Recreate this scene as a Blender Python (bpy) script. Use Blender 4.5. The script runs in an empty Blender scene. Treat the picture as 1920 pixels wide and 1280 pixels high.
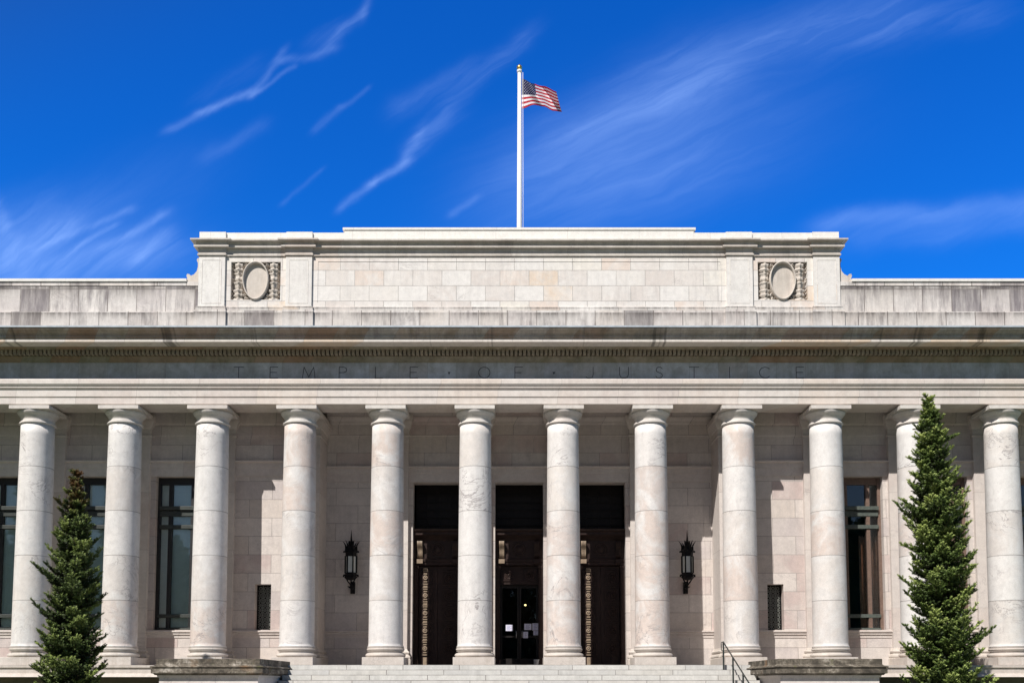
import bpy, bmesh, math, random
import numpy as np
from mathutils import Vector, Matrix
R = math.radians
sc = bpy.context.scene
COL = sc.collection
rnd = random.Random(11)

# ------------------------------------------------------------------ camera
FPX, PPX, PPY = 1847.0, 973.5, 1144.0
PIT = R(4.31); CY, CZ = -31.0, -0.604
cd = bpy.data.cameras.new('camera'); cam = bpy.data.objects.new('camera', cd); COL.objects.link(cam)
cam.location = (0, CY, CZ); cam.rotation_euler = (math.pi/2 + PIT, 0, 0)
cd.sensor_width = 36; cd.lens = FPX/1920*36
cd.shift_x = -(PPX-960)/1920; cd.shift_y = (PPY-640)/1920
cd.clip_end = 3000; cd.clip_start = .1
sc.camera = cam
cp, sp = math.cos(PIT), math.sin(PIT)
def P(px, py, Y):
    a = (px-PPX)/FPX; b = (PPY-py)/FPX
    t = (Y-CY)/(cp-b*sp)
    return a*t, CZ + t*(sp+b*cp)
def PX(px, py, Y): return P(px, py, Y)[0]
def Z(py, Y): return P(PPX, py, Y)[1]

# ------------------------------------------------------------------ sun, sky, exposure
AZ, EL = R(32), R(47)
sun_dir = Vector((-math.sin(AZ)*math.cos(EL), -math.cos(AZ)*math.cos(EL), math.sin(EL)))
sd = bpy.data.lights.new('sun', 'SUN'); sd.energy = 5.0; sd.angle = R(.53); sd.color = (1, .95, .895)
so = bpy.data.objects.new('sun', sd); COL.objects.link(so)
so.rotation_euler = sun_dir.to_track_quat('Z', 'Y').to_euler(); so.location = (-30, -60, 60)
sc.view_settings.view_transform = 'Standard'; sc.view_settings.look = 'None'
sc.view_settings.exposure = 0.20; sc.view_settings.gamma = 1; sc.view_settings.use_curve_mapping = False

class NT:
    def __init__(s, nt): s.nt = nt
    def n(s, typ, ins=None, **kw):
        nd = s.nt.nodes.new(typ)
        for k, v in kw.items(): setattr(nd, k, v)
        if ins:
            for k, v in ins.items():
                sock = nd.inputs[k]
                if isinstance(v, bpy.types.NodeSocket): s.nt.links.new(v, sock)
                else: sock.default_value = v
        return nd
    def m(s, op, a, b=None, c=None, clamp=False):
        nd = s.nt.nodes.new('ShaderNodeMath'); nd.operation = op; nd.use_clamp = clamp
        for i, v in enumerate((a, b, c)):
            if v is None: continue
            if isinstance(v, bpy.types.NodeSocket): s.nt.links.new(v, nd.inputs[i])
            else: nd.inputs[i].default_value = v
        return nd.outputs[0]
    def mix(s, f, a, b, mode='MIX'):
        nd = s.nt.nodes.new('ShaderNodeMix'); nd.data_type = 'RGBA'; nd.blend_type = mode; nd.clamp_factor = True
        for i, v in ((0, f), (6, a), (7, b)):
            if isinstance(v, bpy.types.NodeSocket): s.nt.links.new(v, nd.inputs[i])
            elif i == 0: nd.inputs[0].default_value = v
            else: nd.inputs[i].default_value = (*v, 1)
        return nd.outputs[2]
    def ramp(s, f, stops, interp='LINEAR'):
        nd = s.nt.nodes.new('ShaderNodeValToRGB'); cr = nd.color_ramp; cr.interpolation = interp
        while len(cr.elements) < len(stops): cr.elements.new(.5)
        for e, (p, c) in zip(cr.elements, stops):
            e.position = p; e.color = (c, c, c, 1) if isinstance(c, (int, float)) else (*c, 1)
        s.nt.links.new(f, nd.inputs[0]); return nd.outputs[0]
    def xyz(s, x, y, z):
        return s.n('ShaderNodeCombineXYZ', {0: x, 1: y, 2: z}).outputs[0]
    def noise(s, vec, scale, detail=4, rough=.55, dist=0, dim='3D'):
        return s.n('ShaderNodeTexNoise', {'Vector': vec, 'Scale': scale, 'Detail': detail, 'Roughness': rough, 'Distortion': dist}, noise_dimensions=dim).outputs[0]

world = bpy.data.worlds.new('World'); sc.world = world; world.use_nodes = True
def build_world():
    g = NT(world.node_tree)
    bg = world.node_tree.nodes['Background']
    sky = g.n('ShaderNodeTexSky', sky_type='NISHITA', sun_disc=False, sun_elevation=EL, sun_rotation=math.pi+AZ,
              air_density=1.0, dust_density=.15, ozone_density=3.0, altitude=100)
    hs = g.n('ShaderNodeHueSaturation', {'Hue': .512, 'Saturation': 1.32, 'Value': 1.0, 'Color': sky.outputs[0]})
    d = g.n('ShaderNodeSeparateXYZ', {0: g.n('ShaderNodeTexCoord').outputs['Generated']})
    dy = g.m('MAXIMUM', g.m('ABSOLUTE', d.outputs[1]), .08)
    u = g.m('DIVIDE', d.outputs[0], dy); v = g.m('DIVIDE', d.outputs[2], dy)
    uv = g.xyz(u, v, 0)
    # large slow warp so that the wisps curl
    w1 = g.n('ShaderNodeTexNoise', {'Vector': uv, 'Scale': 5.0, 'Detail': 3.0}, noise_dimensions='2D').outputs['Color']
    off = g.n('ShaderNodeVectorMath', {0: w1, 1: (.5, .5, 0)}, operation='SUBTRACT').outputs[0]
    offs = g.n('ShaderNodeVectorMath', {0: off, 'Scale': .034}, operation='SCALE').outputs[0]
    w2 = g.n('ShaderNodeTexNoise', {'Vector': uv, 'Scale': 26.0, 'Detail': 4.0, 'Roughness': .6}, noise_dimensions='2D').outputs['Color']
    off2 = g.n('ShaderNodeVectorMath', {0: w2, 1: (.5, .5, 0)}, operation='SUBTRACT').outputs[0]
    offs2 = g.n('ShaderNodeVectorMath', {0: off2, 'Scale': .007}, operation='SCALE').outputs[0]
    uvw = g.n('ShaderNodeVectorMath', {0: g.n('ShaderNodeVectorMath', {0: uv, 1: offs}, operation='ADD').outputs[0], 1: offs2}, operation='ADD').outputs[0]
    sw = g.n('ShaderNodeSeparateXYZ', {0: uvw})
    U, V = sw.outputs[0], sw.outputs[1]
    def fibre(ang, sl, scr, seed):
        c, s_ = math.cos(R(ang)), math.sin(R(ang))
        al = g.m('ADD', g.m('MULTIPLY', U, c), g.m('MULTIPLY', V, s_))
        cr = g.m('SUBTRACT', g.m('MULTIPLY', V, c), g.m('MULTIPLY', U, s_))
        n = g.noise(g.xyz(g.m('MULTIPLY', al, sl), g.m('MULTIPLY', cr, scr), seed), 1.0, 6, .62, .6)
        return g.ramp(n, [(.38, 0), (.70, 1)])
    fa = fibre(38, 9, 62, 3.1); fb = fibre(24, 6, 50, 7.7)
    fc = fibre(50, 10, 60, 1.7)
    def uvp(px, py):
        a = (px-PPX)/FPX; b = (PPY-py)/FPX; t = cp-b*sp
        return a/t, (sp+b*cp)/t
    total = None
    # (start px, end px, half width px, amount, fibre, floor)
    S = [((310,258),(400,208),9,.42,fa,.45), ((370,222),(475,180),9,.5,fa,.45), ((475,180),(545,100),9,.36,fa,.35), ((470,190),(560,130),5,.3,fa,.5), ((530,125),(640,98),9,.34,fa,.35), ((600,85),(650,55),16,.25,fa,.3), ((625,95),(690,30),12,.34,fa,.3), ((690,40),(706,-20),10,.3,fa,.3), ((380,190),(480,130),22,.12,fa,.3),
         ((630,400),(700,345),8,.42,fa,.5), ((690,350),(775,300),9,.52,fa,.5), ((765,300),(800,245),14,.42,fa,.4), ((790,270),(850,215),24,.34,fa,.3), ((750,215),(880,130),22,.24,fa,.3), ((850,190),(985,60),20,.24,fa,.3), ((590,250),(640,210),8,.28,fa,.4), ((640,212),(695,175),6,.22,fa,.4), ((520,380),(600,320),6,.16,fa,.5),
         ((370,300),(490,240),14,.2,fa,.4), ((850,395),(910,365),8,.25,fb,.5),
         ((1010,290),(1300,150),85,.34,fb,.5), ((1230,140),(1700,0),60,.30,fb,.45), ((1080,330),(1400,230),130,.26,fb,.6), ((1000,400),(1300,310),90,.22,fb,.5), ((1080,240),(1380,130),26,.22,fb,.4),
         ((1500,80),(1850,20),40,.25,fb,.2),
         ((-60,490),(60,440),75,.55,fa,.5), ((-50,520),(260,500),110,.22,fa,.7), ((100,420),(330,330),70,.10,fa,.6), ((20,520),(300,470),45,.45,fa,.4), ((0,490),(130,420),22,.5,fc,.2), ((190,475),(300,405),12,.5,fc,.3), ((255,490),(305,440),15,.6,fc,.3),
         ((-10,360),(20,450),18,.5,fc,.2), ((60,470),(240,400),8,.35,fa,.3), ((80,500),(210,430),7,.35,fa,.3),
         ((1540,425),(1930,375),22,.42,fb,.6), ((1600,450),(1930,405),30,.25,fb,.5)]
    for (a, b, hw, amt, fib, fl) in S:
        (ax, ay), (bx, by) = uvp(*a), uvp(*b)
        dx, dyy = bx-ax, by-ay; L = math.hypot(dx, dyy); dx /= L; dyy /= L; w = hw*.85/FPX
        pu = g.m('SUBTRACT', U, ax); pv = g.m('SUBTRACT', V, ay)
        al = g.m('MULTIPLY_ADD', pv, dyy, g.m('MULTIPLY', pu, dx))
        cr = g.m('MULTIPLY_ADD', pv, dx, g.m('MULTIPLY', pu, -dyy))
        over = g.m('MAXIMUM', g.m('SUBTRACT', g.m('ABSOLUTE', g.m('SUBTRACT', al, L/2)), L/2-w), 0)
        d2 = g.m('ADD', g.m('POWER', g.m('DIVIDE', over, w*2.2), 2), g.m('POWER', g.m('DIVIDE', cr, w), 2))
        gs = g.m('EXPONENT', g.m('MULTIPLY', d2, -1.0))
        k = g.m('MULTIPLY', gs, g.m('MULTIPLY_ADD', fib, (1-fl)*amt, fl*amt))
        total = k if total is None else g.m('ADD', total, k)
    total = g.m('MULTIPLY', total, g.m('GREATER_THAN', d.outputs[2], 0))
    total = g.m('MULTIPLY', g.m('MINIMUM', total, .95), .45)
    # sky deep blue away from the sun; its sun side whitened, dimmed to deepen shade
    sdot = g.n('ShaderNodeVectorMath', {0: g.n('ShaderNodeTexCoord').outputs['Generated'], 1: tuple(sun_dir)}, operation='DOT_PRODUCT').outputs['Value']
    side = g.n('ShaderNodeMapRange', {0: sdot, 1: .0, 2: .42, 3: 1.0, 4: 0.0}, interpolation_type='SMOOTHSTEP').outputs[0]
    deep = g.mix(1.0, hs.outputs[0], (.13, .96, 1.5), 'MULTIPLY'); pale = g.mix(1.0, sky.outputs[0], (.31, .298, .315), 'MULTIPLY')
    blue = g.mix(side, pale, deep)
    col = g.mix(total, blue, (3.6, 5.6, 10.5))
    world.node_tree.links.new(col, bg.inputs[0]); bg.inputs[1].default_value = .117
build_world()

# ------------------------------------------------------------------ materials
def mat(name):
    m = bpy.data.materials.new(name); m.use_nodes = True
    g = NT(m.node_tree); return m, g, m.node_tree.nodes['Principled BSDF']
def worldpos(g):
    p = g.n('ShaderNodeNewGeometry').outputs['Position']; s = g.n('ShaderNodeSeparateXYZ', {0: p}); return p, s

def stone(name, tints_, bw=.92, bh=.52, zoff=0, xoff=0, mortar=.006, grime=.3, grime_col=(.16,.14,.15), tint_dark=0.0, streak=.5,
          moss=0.0, drums=False, rough=.62, mortar_dark=.55, veins=.35, freq=.5, offamt=.5, ruddy=0.0, black=0.0, ledges=(), fig=1.0):
    tints = [(c[0]*1.02, c[1]*.992, c[2]*.968) for c in tints_]
    m, g, b = mat(name)
    p, s = worldpos(g)
    u = g.m('ADD', s.outputs[0], s.outputs[1])
    if not drums:
        br = g.n('ShaderNodeTexBrick', {'Vector': g.xyz(g.m('ADD', u, 100+xoff), g.m('ADD', s.outputs[2], 50*bh-zoff), 0),
                 'Color1': (0,0,0,1), 'Color2': (1,1,1,1), 'Mortar': (.5,.5,.5,1), 'Scale': 1.0, 'Mortar Size': mortar, 'Mortar Smooth': .3,
                 'Bias': 0.0, 'Brick Width': bw, 'Row Height': bh}, offset=offamt, offset_frequency=2)
        t = g.n('ShaderNodeSeparateColor', {0: br.outputs[0]}).outputs[0]
        mort = br.outputs['Fac']
    else:
        ci = g.m('FLOOR', g.m('DIVIDE', s.outputs[0], 2.8)); di = g.m('FLOOR', g.m('DIVIDE', g.m('SUBTRACT', s.outputs[2], DR0), DRH))
        t = g.n('ShaderNodeTexWhiteNoise', {'Vector': g.xyz(ci, di, 3)}).outputs[0]
        fr = g.m('FRACT', g.m('DIVIDE', g.m('SUBTRACT', s.outputs[2], DR0), DRH))
        mort = g.m('MULTIPLY', g.m('GREATER_THAN', g.m('ABSOLUTE', g.m('SUBTRACT', fr, .5)), .4928), g.m('GREATER_THAN', s.outputs[2], 1.2))
    t2 = g.n('ShaderNodeTexWhiteNoise', {'W': g.m('MULTIPLY', t, 37.7)}, noise_dimensions='1D').outputs[0]
    n = len(tints)
    col = g.ramp(t2, [(i/n, c) for i, c in enumerate(tints)], 'CONSTANT')
    shift = g.xyz(g.m('MULTIPLY', t, 31), g.m('MULTIPLY', t, 17), g.m('MULTIPLY', t, 53))
    pv = g.n('ShaderNodeVectorMath', {0: p, 1: shift}, operation='ADD').outputs[0]
    # cloudy figure of the marble inside each block, in a second tint
    cl = g.noise(pv, .9, 5, .6, 1.2)
    col = g.mix(g.m('MULTIPLY', g.ramp(cl, [(.46, 0), (.62, 1)]), .55*fig), col, tints[(1) % n])
    cl2 = g.noise(pv, 2.1, 4, .6, 2.0)
    col = g.mix(g.m('MULTIPLY', g.ramp(cl2, [(.52, 0), (.68, 1)]), .35*fig), col, tuple(x*.86 for x in tints[-1]))
    # veins
    vn = g.noise(g.n('ShaderNodeMapping', {'Vector': pv, 'Rotation': (.3, .9, .4), 'Scale': (.35, 1.6, 1.0)}).outputs[0], 1.0, 6, .62, 2.2)
    vm = g.ramp(g.m('ABSOLUTE', g.m('SUBTRACT', vn, .5)), [(0, 1), (.018, 0)])
    gate = g.ramp(g.noise(pv, .55, 2), [(.52, 0), (.66, 1)])
    col = g.mix(g.m('MULTIPLY', g.m('MULTIPLY', vm, gate), veins), col, (.28,.25,.25))
    # fine speckle
    fn = g.noise(p, 38, 3, .7)
    col = g.mix(1.0, col, g.ramp(fn, [(.25, .86), (.7, 1.06)]), 'MULTIPLY')
    mdn = g.noise(p, 5.5, 4, .65)
    col = g.mix(1.0, col, g.ramp(mdn, [(.3, .91), (.7, 1.04)]), 'MULTIPLY')
    if grime > 0:
        st = g.noise(g.xyz(g.m('MULTIPLY', s.outputs[0], 7), g.m('MULTIPLY', s.outputs[1], .6), g.m('MULTIPLY', s.outputs[2], .8)), 1.0, 5, .7)
        pt = g.noise(g.xyz(g.m('MULTIPLY', u, .8), 2, g.m('MULTIPLY', s.outputs[2], .9)), 1.0, 3, .6)
        mk = g.m('MULTIPLY', g.ramp(st, [(.42, 0), (.68, 1)]), g.ramp(pt, [(.38, 0), (.6, 1)]))
        whole = g.m('MULTIPLY', g.m('GREATER_THAN', t, 1-.3*tint_dark), g.m('MULTIPLY_ADD', g.ramp(st, [(.3, 0), (.6, 1)]), .5, .35)) if tint_dark > 0 else 0.0
        mk2 = g.m('MAXIMUM', g.m('MULTIPLY', mk, streak), whole)
        col = g.mix(g.m('MULTIPLY', mk2, grime), col, grime_col)
    if moss > 0:
        mn = g.noise(p, 1.6, 6, .68, .6)
        col = g.mix(g.m('MULTIPLY', g.ramp(mn, [(.42, 0), (.62, 1)]), moss), col, (.13,.115,.05))
        mn2 = g.noise(g.xyz(g.m('MULTIPLY', s.outputs[0], 3), g.m('MULTIPLY', s.outputs[1], 3), g.m('MULTIPLY', s.outputs[2], 2.2)), 1.0, 5, .7)
        col = g.mix(g.m('MULTIPLY', g.ramp(mn2, [(.5, 0), (.68, 1)]), moss*.8), col, (.09,.06,.045))
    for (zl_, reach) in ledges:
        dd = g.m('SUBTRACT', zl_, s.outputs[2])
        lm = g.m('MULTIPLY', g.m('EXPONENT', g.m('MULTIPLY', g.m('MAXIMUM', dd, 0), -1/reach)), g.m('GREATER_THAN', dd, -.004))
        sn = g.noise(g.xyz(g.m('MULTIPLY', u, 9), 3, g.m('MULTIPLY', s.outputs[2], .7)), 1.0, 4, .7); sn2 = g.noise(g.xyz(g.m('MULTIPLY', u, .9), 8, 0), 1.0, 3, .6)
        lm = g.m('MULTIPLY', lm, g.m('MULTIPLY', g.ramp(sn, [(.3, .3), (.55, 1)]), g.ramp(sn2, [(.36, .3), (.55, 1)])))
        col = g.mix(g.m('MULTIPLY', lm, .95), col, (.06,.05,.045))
    if ruddy > 0:
        col = g.mix(g.m('MULTIPLY', g.m('GREATER_THAN', t, .72), ruddy), col, (.36,.19,.12))
    if black > 0:
        bn = g.noise(g.xyz(g.m('MULTIPLY', s.outputs[0], .8), 4, 0), 1.0, 4, .75)
        bs = g.noise(g.xyz(g.m('MULTIPLY', s.outputs[0], 6), 5, g.m('MULTIPLY', s.outputs[2], 2)), 1.0, 4, .7)
        bk = g.m('MULTIPLY', g.ramp(bn, [(.575, 0), (.61, 1)]), g.ramp(bs, [(.25, 0), (.45, 1)]))
        col = g.mix(g.m('MULTIPLY', bk, black), col, (.02,.018,.016))
    if True:
        md = g.noise(p, 3.0, 3)
        col = g.mix(g.m('MULTIPLY', mort, g.ramp(md, [(.3, mortar_dark*.5), (.7, mortar_dark)])), col, (.13,.11,.10))
    m.node_tree.links.new(col, b.inputs['Base Color'])
    b.inputs['Roughness'].default_value = rough; b.inputs['Specular IOR Level'].default_value = .3
    hh = g.m('ADD', g.m('MULTIPLY', g.noise(p, 22, 4, .7), .35), g.m('MULTIPLY', mort, -1.0))
    bp = g.n('ShaderNodeBump', {'Height': hh, 'Strength': .35, 'Distance': .012})
    m.node_tree.links.new(bp.outputs[0], b.inputs['Normal'])
    return m

DR0, DRH = 0.61, 1.41
W_ = [(.66,.64,.60), (.70,.69,.67), (.62,.58,.55), (.60,.55,.52), (.68,.65,.61), (.63,.56,.50)]
M = {}
zL = lambda py, Y=-.42: Z(py, Y)
M['wall'] = stone('marble_wall', [(.57,.535,.515), (.64,.60,.57), (.54,.50,.49), (.60,.55,.51), (.54,.46,.44), (.61,.575,.55)], bw=1.5, bh=.61, mortar=.009, mortar_dark=.75, grime=.35, streak=.5, veins=.3)
M['pilaster'] = stone('marble_pilaster', [(.62,.585,.56), (.66,.63,.60), (.60,.55,.52), (.64,.60,.57)], bw=30, bh=1.9, offamt=0, grime=.15)
M['column'] = stone('marble_column', [(.65,.625,.605), (.71,.71,.705), (.64,.585,.555), (.68,.655,.63), (.63,.56,.52), (.72,.71,.70)], drums=True, grime=.3, streak=.55, veins=.9, rough=.55, fig=1.7, mortar_dark=.8)
M['capital'] = stone('marble_capital', [(.64,.61,.58), (.66,.64,.61), (.62,.58,.55)], bw=2.8, bh=4, xoff=1.4, offamt=0, grime=.3)
M['arch'] = stone('marble_architrave', [(.65,.61,.58), (.68,.65,.62), (.62,.57,.54), (.66,.60,.55)], bw=1.9, bh=5, offamt=0, grime=.3, streak=.5, veins=.4)
M['frieze'] = stone('marble_frieze', [(.53,.55,.59), (.60,.63,.68), (.50,.51,.55), (.56,.59,.64), (.54,.53,.54)], bw=.92, bh=6, offamt=0, grime=.35, grime_col=(.16,.15,.12), streak=.8, moss=.3, veins=.1)  # bluish tints put the sky-blue cast of the cornice shade into the stone
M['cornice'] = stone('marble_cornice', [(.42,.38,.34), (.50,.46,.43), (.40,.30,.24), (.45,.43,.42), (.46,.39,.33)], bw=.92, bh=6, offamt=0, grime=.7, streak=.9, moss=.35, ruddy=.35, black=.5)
M['corona'] = stone('marble_corona', [(.66,.63,.58), (.68,.64,.60), (.66,.55,.44), (.66,.63,.60)], bw=.92, bh=6, offamt=0, grime=.3, black=.6)
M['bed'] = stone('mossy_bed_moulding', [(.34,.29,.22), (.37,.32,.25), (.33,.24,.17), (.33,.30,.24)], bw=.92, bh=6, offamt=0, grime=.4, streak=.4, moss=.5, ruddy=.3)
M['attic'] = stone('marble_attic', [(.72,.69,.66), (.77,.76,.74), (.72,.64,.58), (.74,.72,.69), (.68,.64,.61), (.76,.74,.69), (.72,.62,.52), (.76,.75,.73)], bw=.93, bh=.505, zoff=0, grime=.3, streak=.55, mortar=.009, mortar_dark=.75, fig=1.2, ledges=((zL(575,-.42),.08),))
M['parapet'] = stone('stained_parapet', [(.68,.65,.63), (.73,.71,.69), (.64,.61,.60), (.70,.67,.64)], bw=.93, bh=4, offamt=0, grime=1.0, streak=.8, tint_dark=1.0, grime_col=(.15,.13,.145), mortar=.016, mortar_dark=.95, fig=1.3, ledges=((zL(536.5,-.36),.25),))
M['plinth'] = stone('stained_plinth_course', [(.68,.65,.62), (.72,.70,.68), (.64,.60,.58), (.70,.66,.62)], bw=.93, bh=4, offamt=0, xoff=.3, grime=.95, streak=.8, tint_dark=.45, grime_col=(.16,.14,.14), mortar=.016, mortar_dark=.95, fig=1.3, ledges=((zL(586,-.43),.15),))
M['acornice'] = stone('weathered_attic_cornice', [(.60,.57,.53), (.64,.61,.57), (.56,.52,.48)], bw=1.84, bh=6, offamt=0, grime=.45, streak=.7, moss=.16, ruddy=.18, mortar=.008)
M['carved'] = stone('carved_marble', [(.60,.56,.51), (.62,.58,.54)], bw=20, bh=20, grime=.5, grime_col=(.2,.16,.12), streak=.7)
M['pier'] = stone('pale_pier_marble', [(.74,.73,.71), (.77,.77,.75), (.74,.73,.70)], bw=20, bh=20, grime=.3, streak=.6)
M['coping'] = stone('white_coping', [(.80,.80,.77), (.82,.82,.79)], bw=2.3, bh=6, offamt=0, grime=.12, veins=0, mortar_dark=.4)
M['step'] = stone('granite_step', [(.60,.61,.59), (.64,.65,.63), (.56,.57,.56), (.62,.62,.59)], bw=1.7, bh=.157, zoff=0, grime=.75, grime_col=(.3,.3,.28), streak=.5, mortar=.012, veins=.05, mortar_dark=.9)
M['base'] = stone('marble_column_base', [(.60,.56,.52), (.62,.59,.55), (.58,.53,.49)], bw=20, bh=20, grime=.5, grime_col=(.3,.25,.19), streak=.8)
M['floor'] = stone('grey_floor_slabs', [(.19,.18,.17), (.21,.2,.19)], bw=1.2, bh=1.2, veins=0)
M['socle'] = stone('brown_socle', [(.22,.18,.155), (.25,.2,.17), (.2,.165,.15)], bw=1.4, bh=.5, grime=.5)

def simple(name, c, rough=.5, metal=0, spec=.5, noise=.15, nscale=12, bump=0):
    m, g, b = mat(name)
    p, s = worldpos(g)
    nz = g.noise(p, nscale, 4, .6)
    col = g.mix(1.0, c, g.ramp(nz, [(.3, 1-noise), (.7, 1+noise)]), 'MULTIPLY')
    m.node_tree.links.new(col, b.inputs['Base Color'])
    b.inputs['Roughness'].default_value = rough; b.inputs['Metallic'].default_value = metal; b.inputs['Specular IOR Level'].default_value = spec
    if bump:
        bp = g.n('ShaderNodeBump', {'Height': g.noise(p, nscale*3, 3), 'Strength': bump, 'Distance': .01}); m.node_tree.links.new(bp.outputs[0], b.inputs['Normal'])
    return m
M['lead'] = simple('grey_lead_flashing', (.42,.47,.52), .5, 0, .4, .2, 5)
M['darklead'] = simple('dark_sheet_roofing', (.13,.135,.14), .7, noise=.3, nscale=4)
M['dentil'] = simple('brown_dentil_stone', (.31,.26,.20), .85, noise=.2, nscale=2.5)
M['ink'] = simple('dark_letter_recess', (.06,.06,.07), .9, noise=.3)
M['bronze'] = simple('dark_bronze', (.032,.018,.015), .5, .1, .3, .3, 9)
M['bronze_lit'] = simple('sunlit_bronze_relief', (.30,.23,.165), .42, 0, .4, .25, 9)  # paler copy of the bronze with the strip of sunlight painted into its colour
M['bronze_dark'] = simple('black_bronze', (.015,.012,.011), .5, .1, .3, .3, 9)
M['transomshade'] = simple('shaded_green_transom', (.045,.052,.047), .5, 0, .4, .25)  # darker copy of the green transom for left windows, shade put into colour
M['frameblack'] = simple('black_window_frame', (.02,.02,.021), .5, 0, .4, .2)
M['frame'] = simple('brown_window_frame', (.17,.115,.09), .5, 0, .4, .2)
M['framegreen'] = simple('verdigris_transom', (.085,.10,.088), .5, 0, .4, .25)
M['iron'] = simple('black_iron', (.008,.008,.009), .75, .0, .2, .3)
M['rail'] = simple('dark_green_painted_steel', (.035,.042,.04), .4, .2, .5, .2)
M['milk'] = simple('milk_glass', (.55,.58,.55), .35, 0, .5, .05)
M['blind'] = simple('grey_green_blind', (.78,.86,.83), .8, 0, .2, .06, 3)
M['curtain'] = simple('brown_curtain', (.42,.26,.19), .9, 0, .1, .2, 6)
M['interior'] = simple('dark_interior', (.05,.04,.035), .9, noise=.1)
M['paper'] = simple('white_paper', (.72,.72,.86), .8, 0, .2, .03)
M['print'] = simple('grey_print', (.3,.3,.5), .8, 0, .2, .03)
M['polewhite'] = simple('white_pole_paint', (.80,.80,.78), .35, 0, .5, .03)
M['gold'] = simple('gold_leaf', (.75,.5,.16), .3, .85, .5, .1)
M['plastic'] = simple('white_plastic', (.6,.61,.62), .5)
M['roof'] = simple('grey_roof_felt', (.25,.25,.25), .9, noise=.3, nscale=2)
M['trunk'] = simple('spruce_bark', (.10,.07,.05), .9, noise=.35, nscale=14, bump=.5)

def cap_mat():
    m, g, b = mat('lichen_blackened_stone'); p, s = worldpos(g)
    u = g.m('ADD', s.outputs[0], s.outputs[1])
    n1 = g.noise(g.xyz(g.m('MULTIPLY', u, 2.2), g.m('MULTIPLY', s.outputs[1], 2), g.m('MULTIPLY', s.outputs[2], 3)), 1.0, 7, .72, .4)
    col = g.ramp(n1, [(.3, (.03,.026,.02)), (.45, (.085,.072,.055)), (.55, (.18,.155,.12)), (.68, (.48,.44,.38))])
    n2 = g.noise(g.xyz(g.m('MULTIPLY', u, 14), 0, g.m('MULTIPLY', s.outputs[2], 5)), 1.0, 4, .75)
    col = g.mix(g.ramp(n2, [(.5, 0), (.64, .85)]), col, (.045,.04,.03))
    n3 = g.noise(p, 1.2, 3); col = g.mix(g.ramp(n3, [(.6, 0), (.7, .6)]), col, (.22,.12,.05))
    n4 = g.noise(p, 2.7, 3); col = g.mix(g.ramp(n4, [(.62, 0), (.72, .6)]), col, (.10,.11,.035))
    m.node_tree.links.new(col, b.inputs['Base Color']); b.inputs['Roughness'].default_value = .9
    bp = g.n('ShaderNodeBump', {'Height': n2, 'Strength': .5, 'Distance': .02}); m.node_tree.links.new(bp.outputs[0], b.inputs['Normal'])
    return m
M['lichen'] = cap_mat()

def glass_mat(name, refl):
    m = bpy.data.materials.new(name); m.use_nodes = True; nt = m.node_tree; g = NT(nt)
    nt.nodes.remove(nt.nodes['Principled BSDF'])
    p = g.n('ShaderNodeNewGeometry').outputs['Position']
    bp = g.n('ShaderNodeBump', {'Height': g.noise(p, 1.3, 2), 'Strength': .08, 'Distance': .02})
    gl = g.n('ShaderNodeBsdfGlossy', {'Roughness': .015, 'Color': (.9,.95,1,1), 'Normal': bp.outputs[0]})
    tr = g.n('ShaderNodeBsdfTransparent', {'Color': (.93,.96,.95,1)})
    fr = g.n('ShaderNodeFresnel', {'IOR': 1.5})
    f = g.m('MULTIPLY_ADD', fr.outputs[0], 1.0, refl)
    mx = g.n('ShaderNodeMixShader', {0: f, 1: tr.outputs[0], 2: gl.outputs[0]})
    nt.links.new(mx.outputs[0], nt.nodes['Material Output'].inputs[0]); return m
M['glass'] = glass_mat('window_glass', .045)
M['darkglass'] = glass_mat('dark_door_glass', 0.0)

def foliage_mat(name, dark, mid, light, brown_z=None):
    m, g, b = mat(name); p, s = worldpos(g)
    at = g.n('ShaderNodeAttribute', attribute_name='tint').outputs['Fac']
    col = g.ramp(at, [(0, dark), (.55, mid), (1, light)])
    if brown_z:
        z0, z1 = brown_z
        zz = g.m('DIVIDE', g.m('SUBTRACT', s.outputs[2], z0), z1-z0, clamp=True)
        zz = g.m('MULTIPLY', zz, g.ramp(g.noise(p, 4.5, 3, .6), [(.40, 0), (.56, 1)]))
        col = g.mix(g.m('MULTIPLY', zz, .95), col, (.17,.085,.03))
    m.node_tree.links.new(col, b.inputs['Base Color'])
    b.inputs['Roughness'].default_value = .55; b.inputs['Specular IOR Level'].default_value = .35
    return m

def ground_mat(name, c1, c2, scale):
    m, g, b = mat(name); p, s = worldpos(g)
    col = g.mix(g.ramp(g.noise(p, scale, 6, .65), [(.35, 0), (.65, 1)]), c1, c2)
    col = g.mix(1.0, col, g.ramp(g.noise(p, scale*30, 3, .7), [(.3, .85), (.7, 1.12)]), 'MULTIPLY')
    m.node_tree.links.new(col, b.inputs['Base Color']); b.inputs['Roughness'].default_value = .9
    return m
M['lawn'] = ground_mat('lawn_green', (.055,.085,.025), (.085,.12,.04), .4)
M['paving'] = stone('forecourt_slabs', [(.26,.25,.225), (.28,.27,.25), (.24,.225,.21)], bw=1.2, bh=1.2, veins=0)

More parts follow.
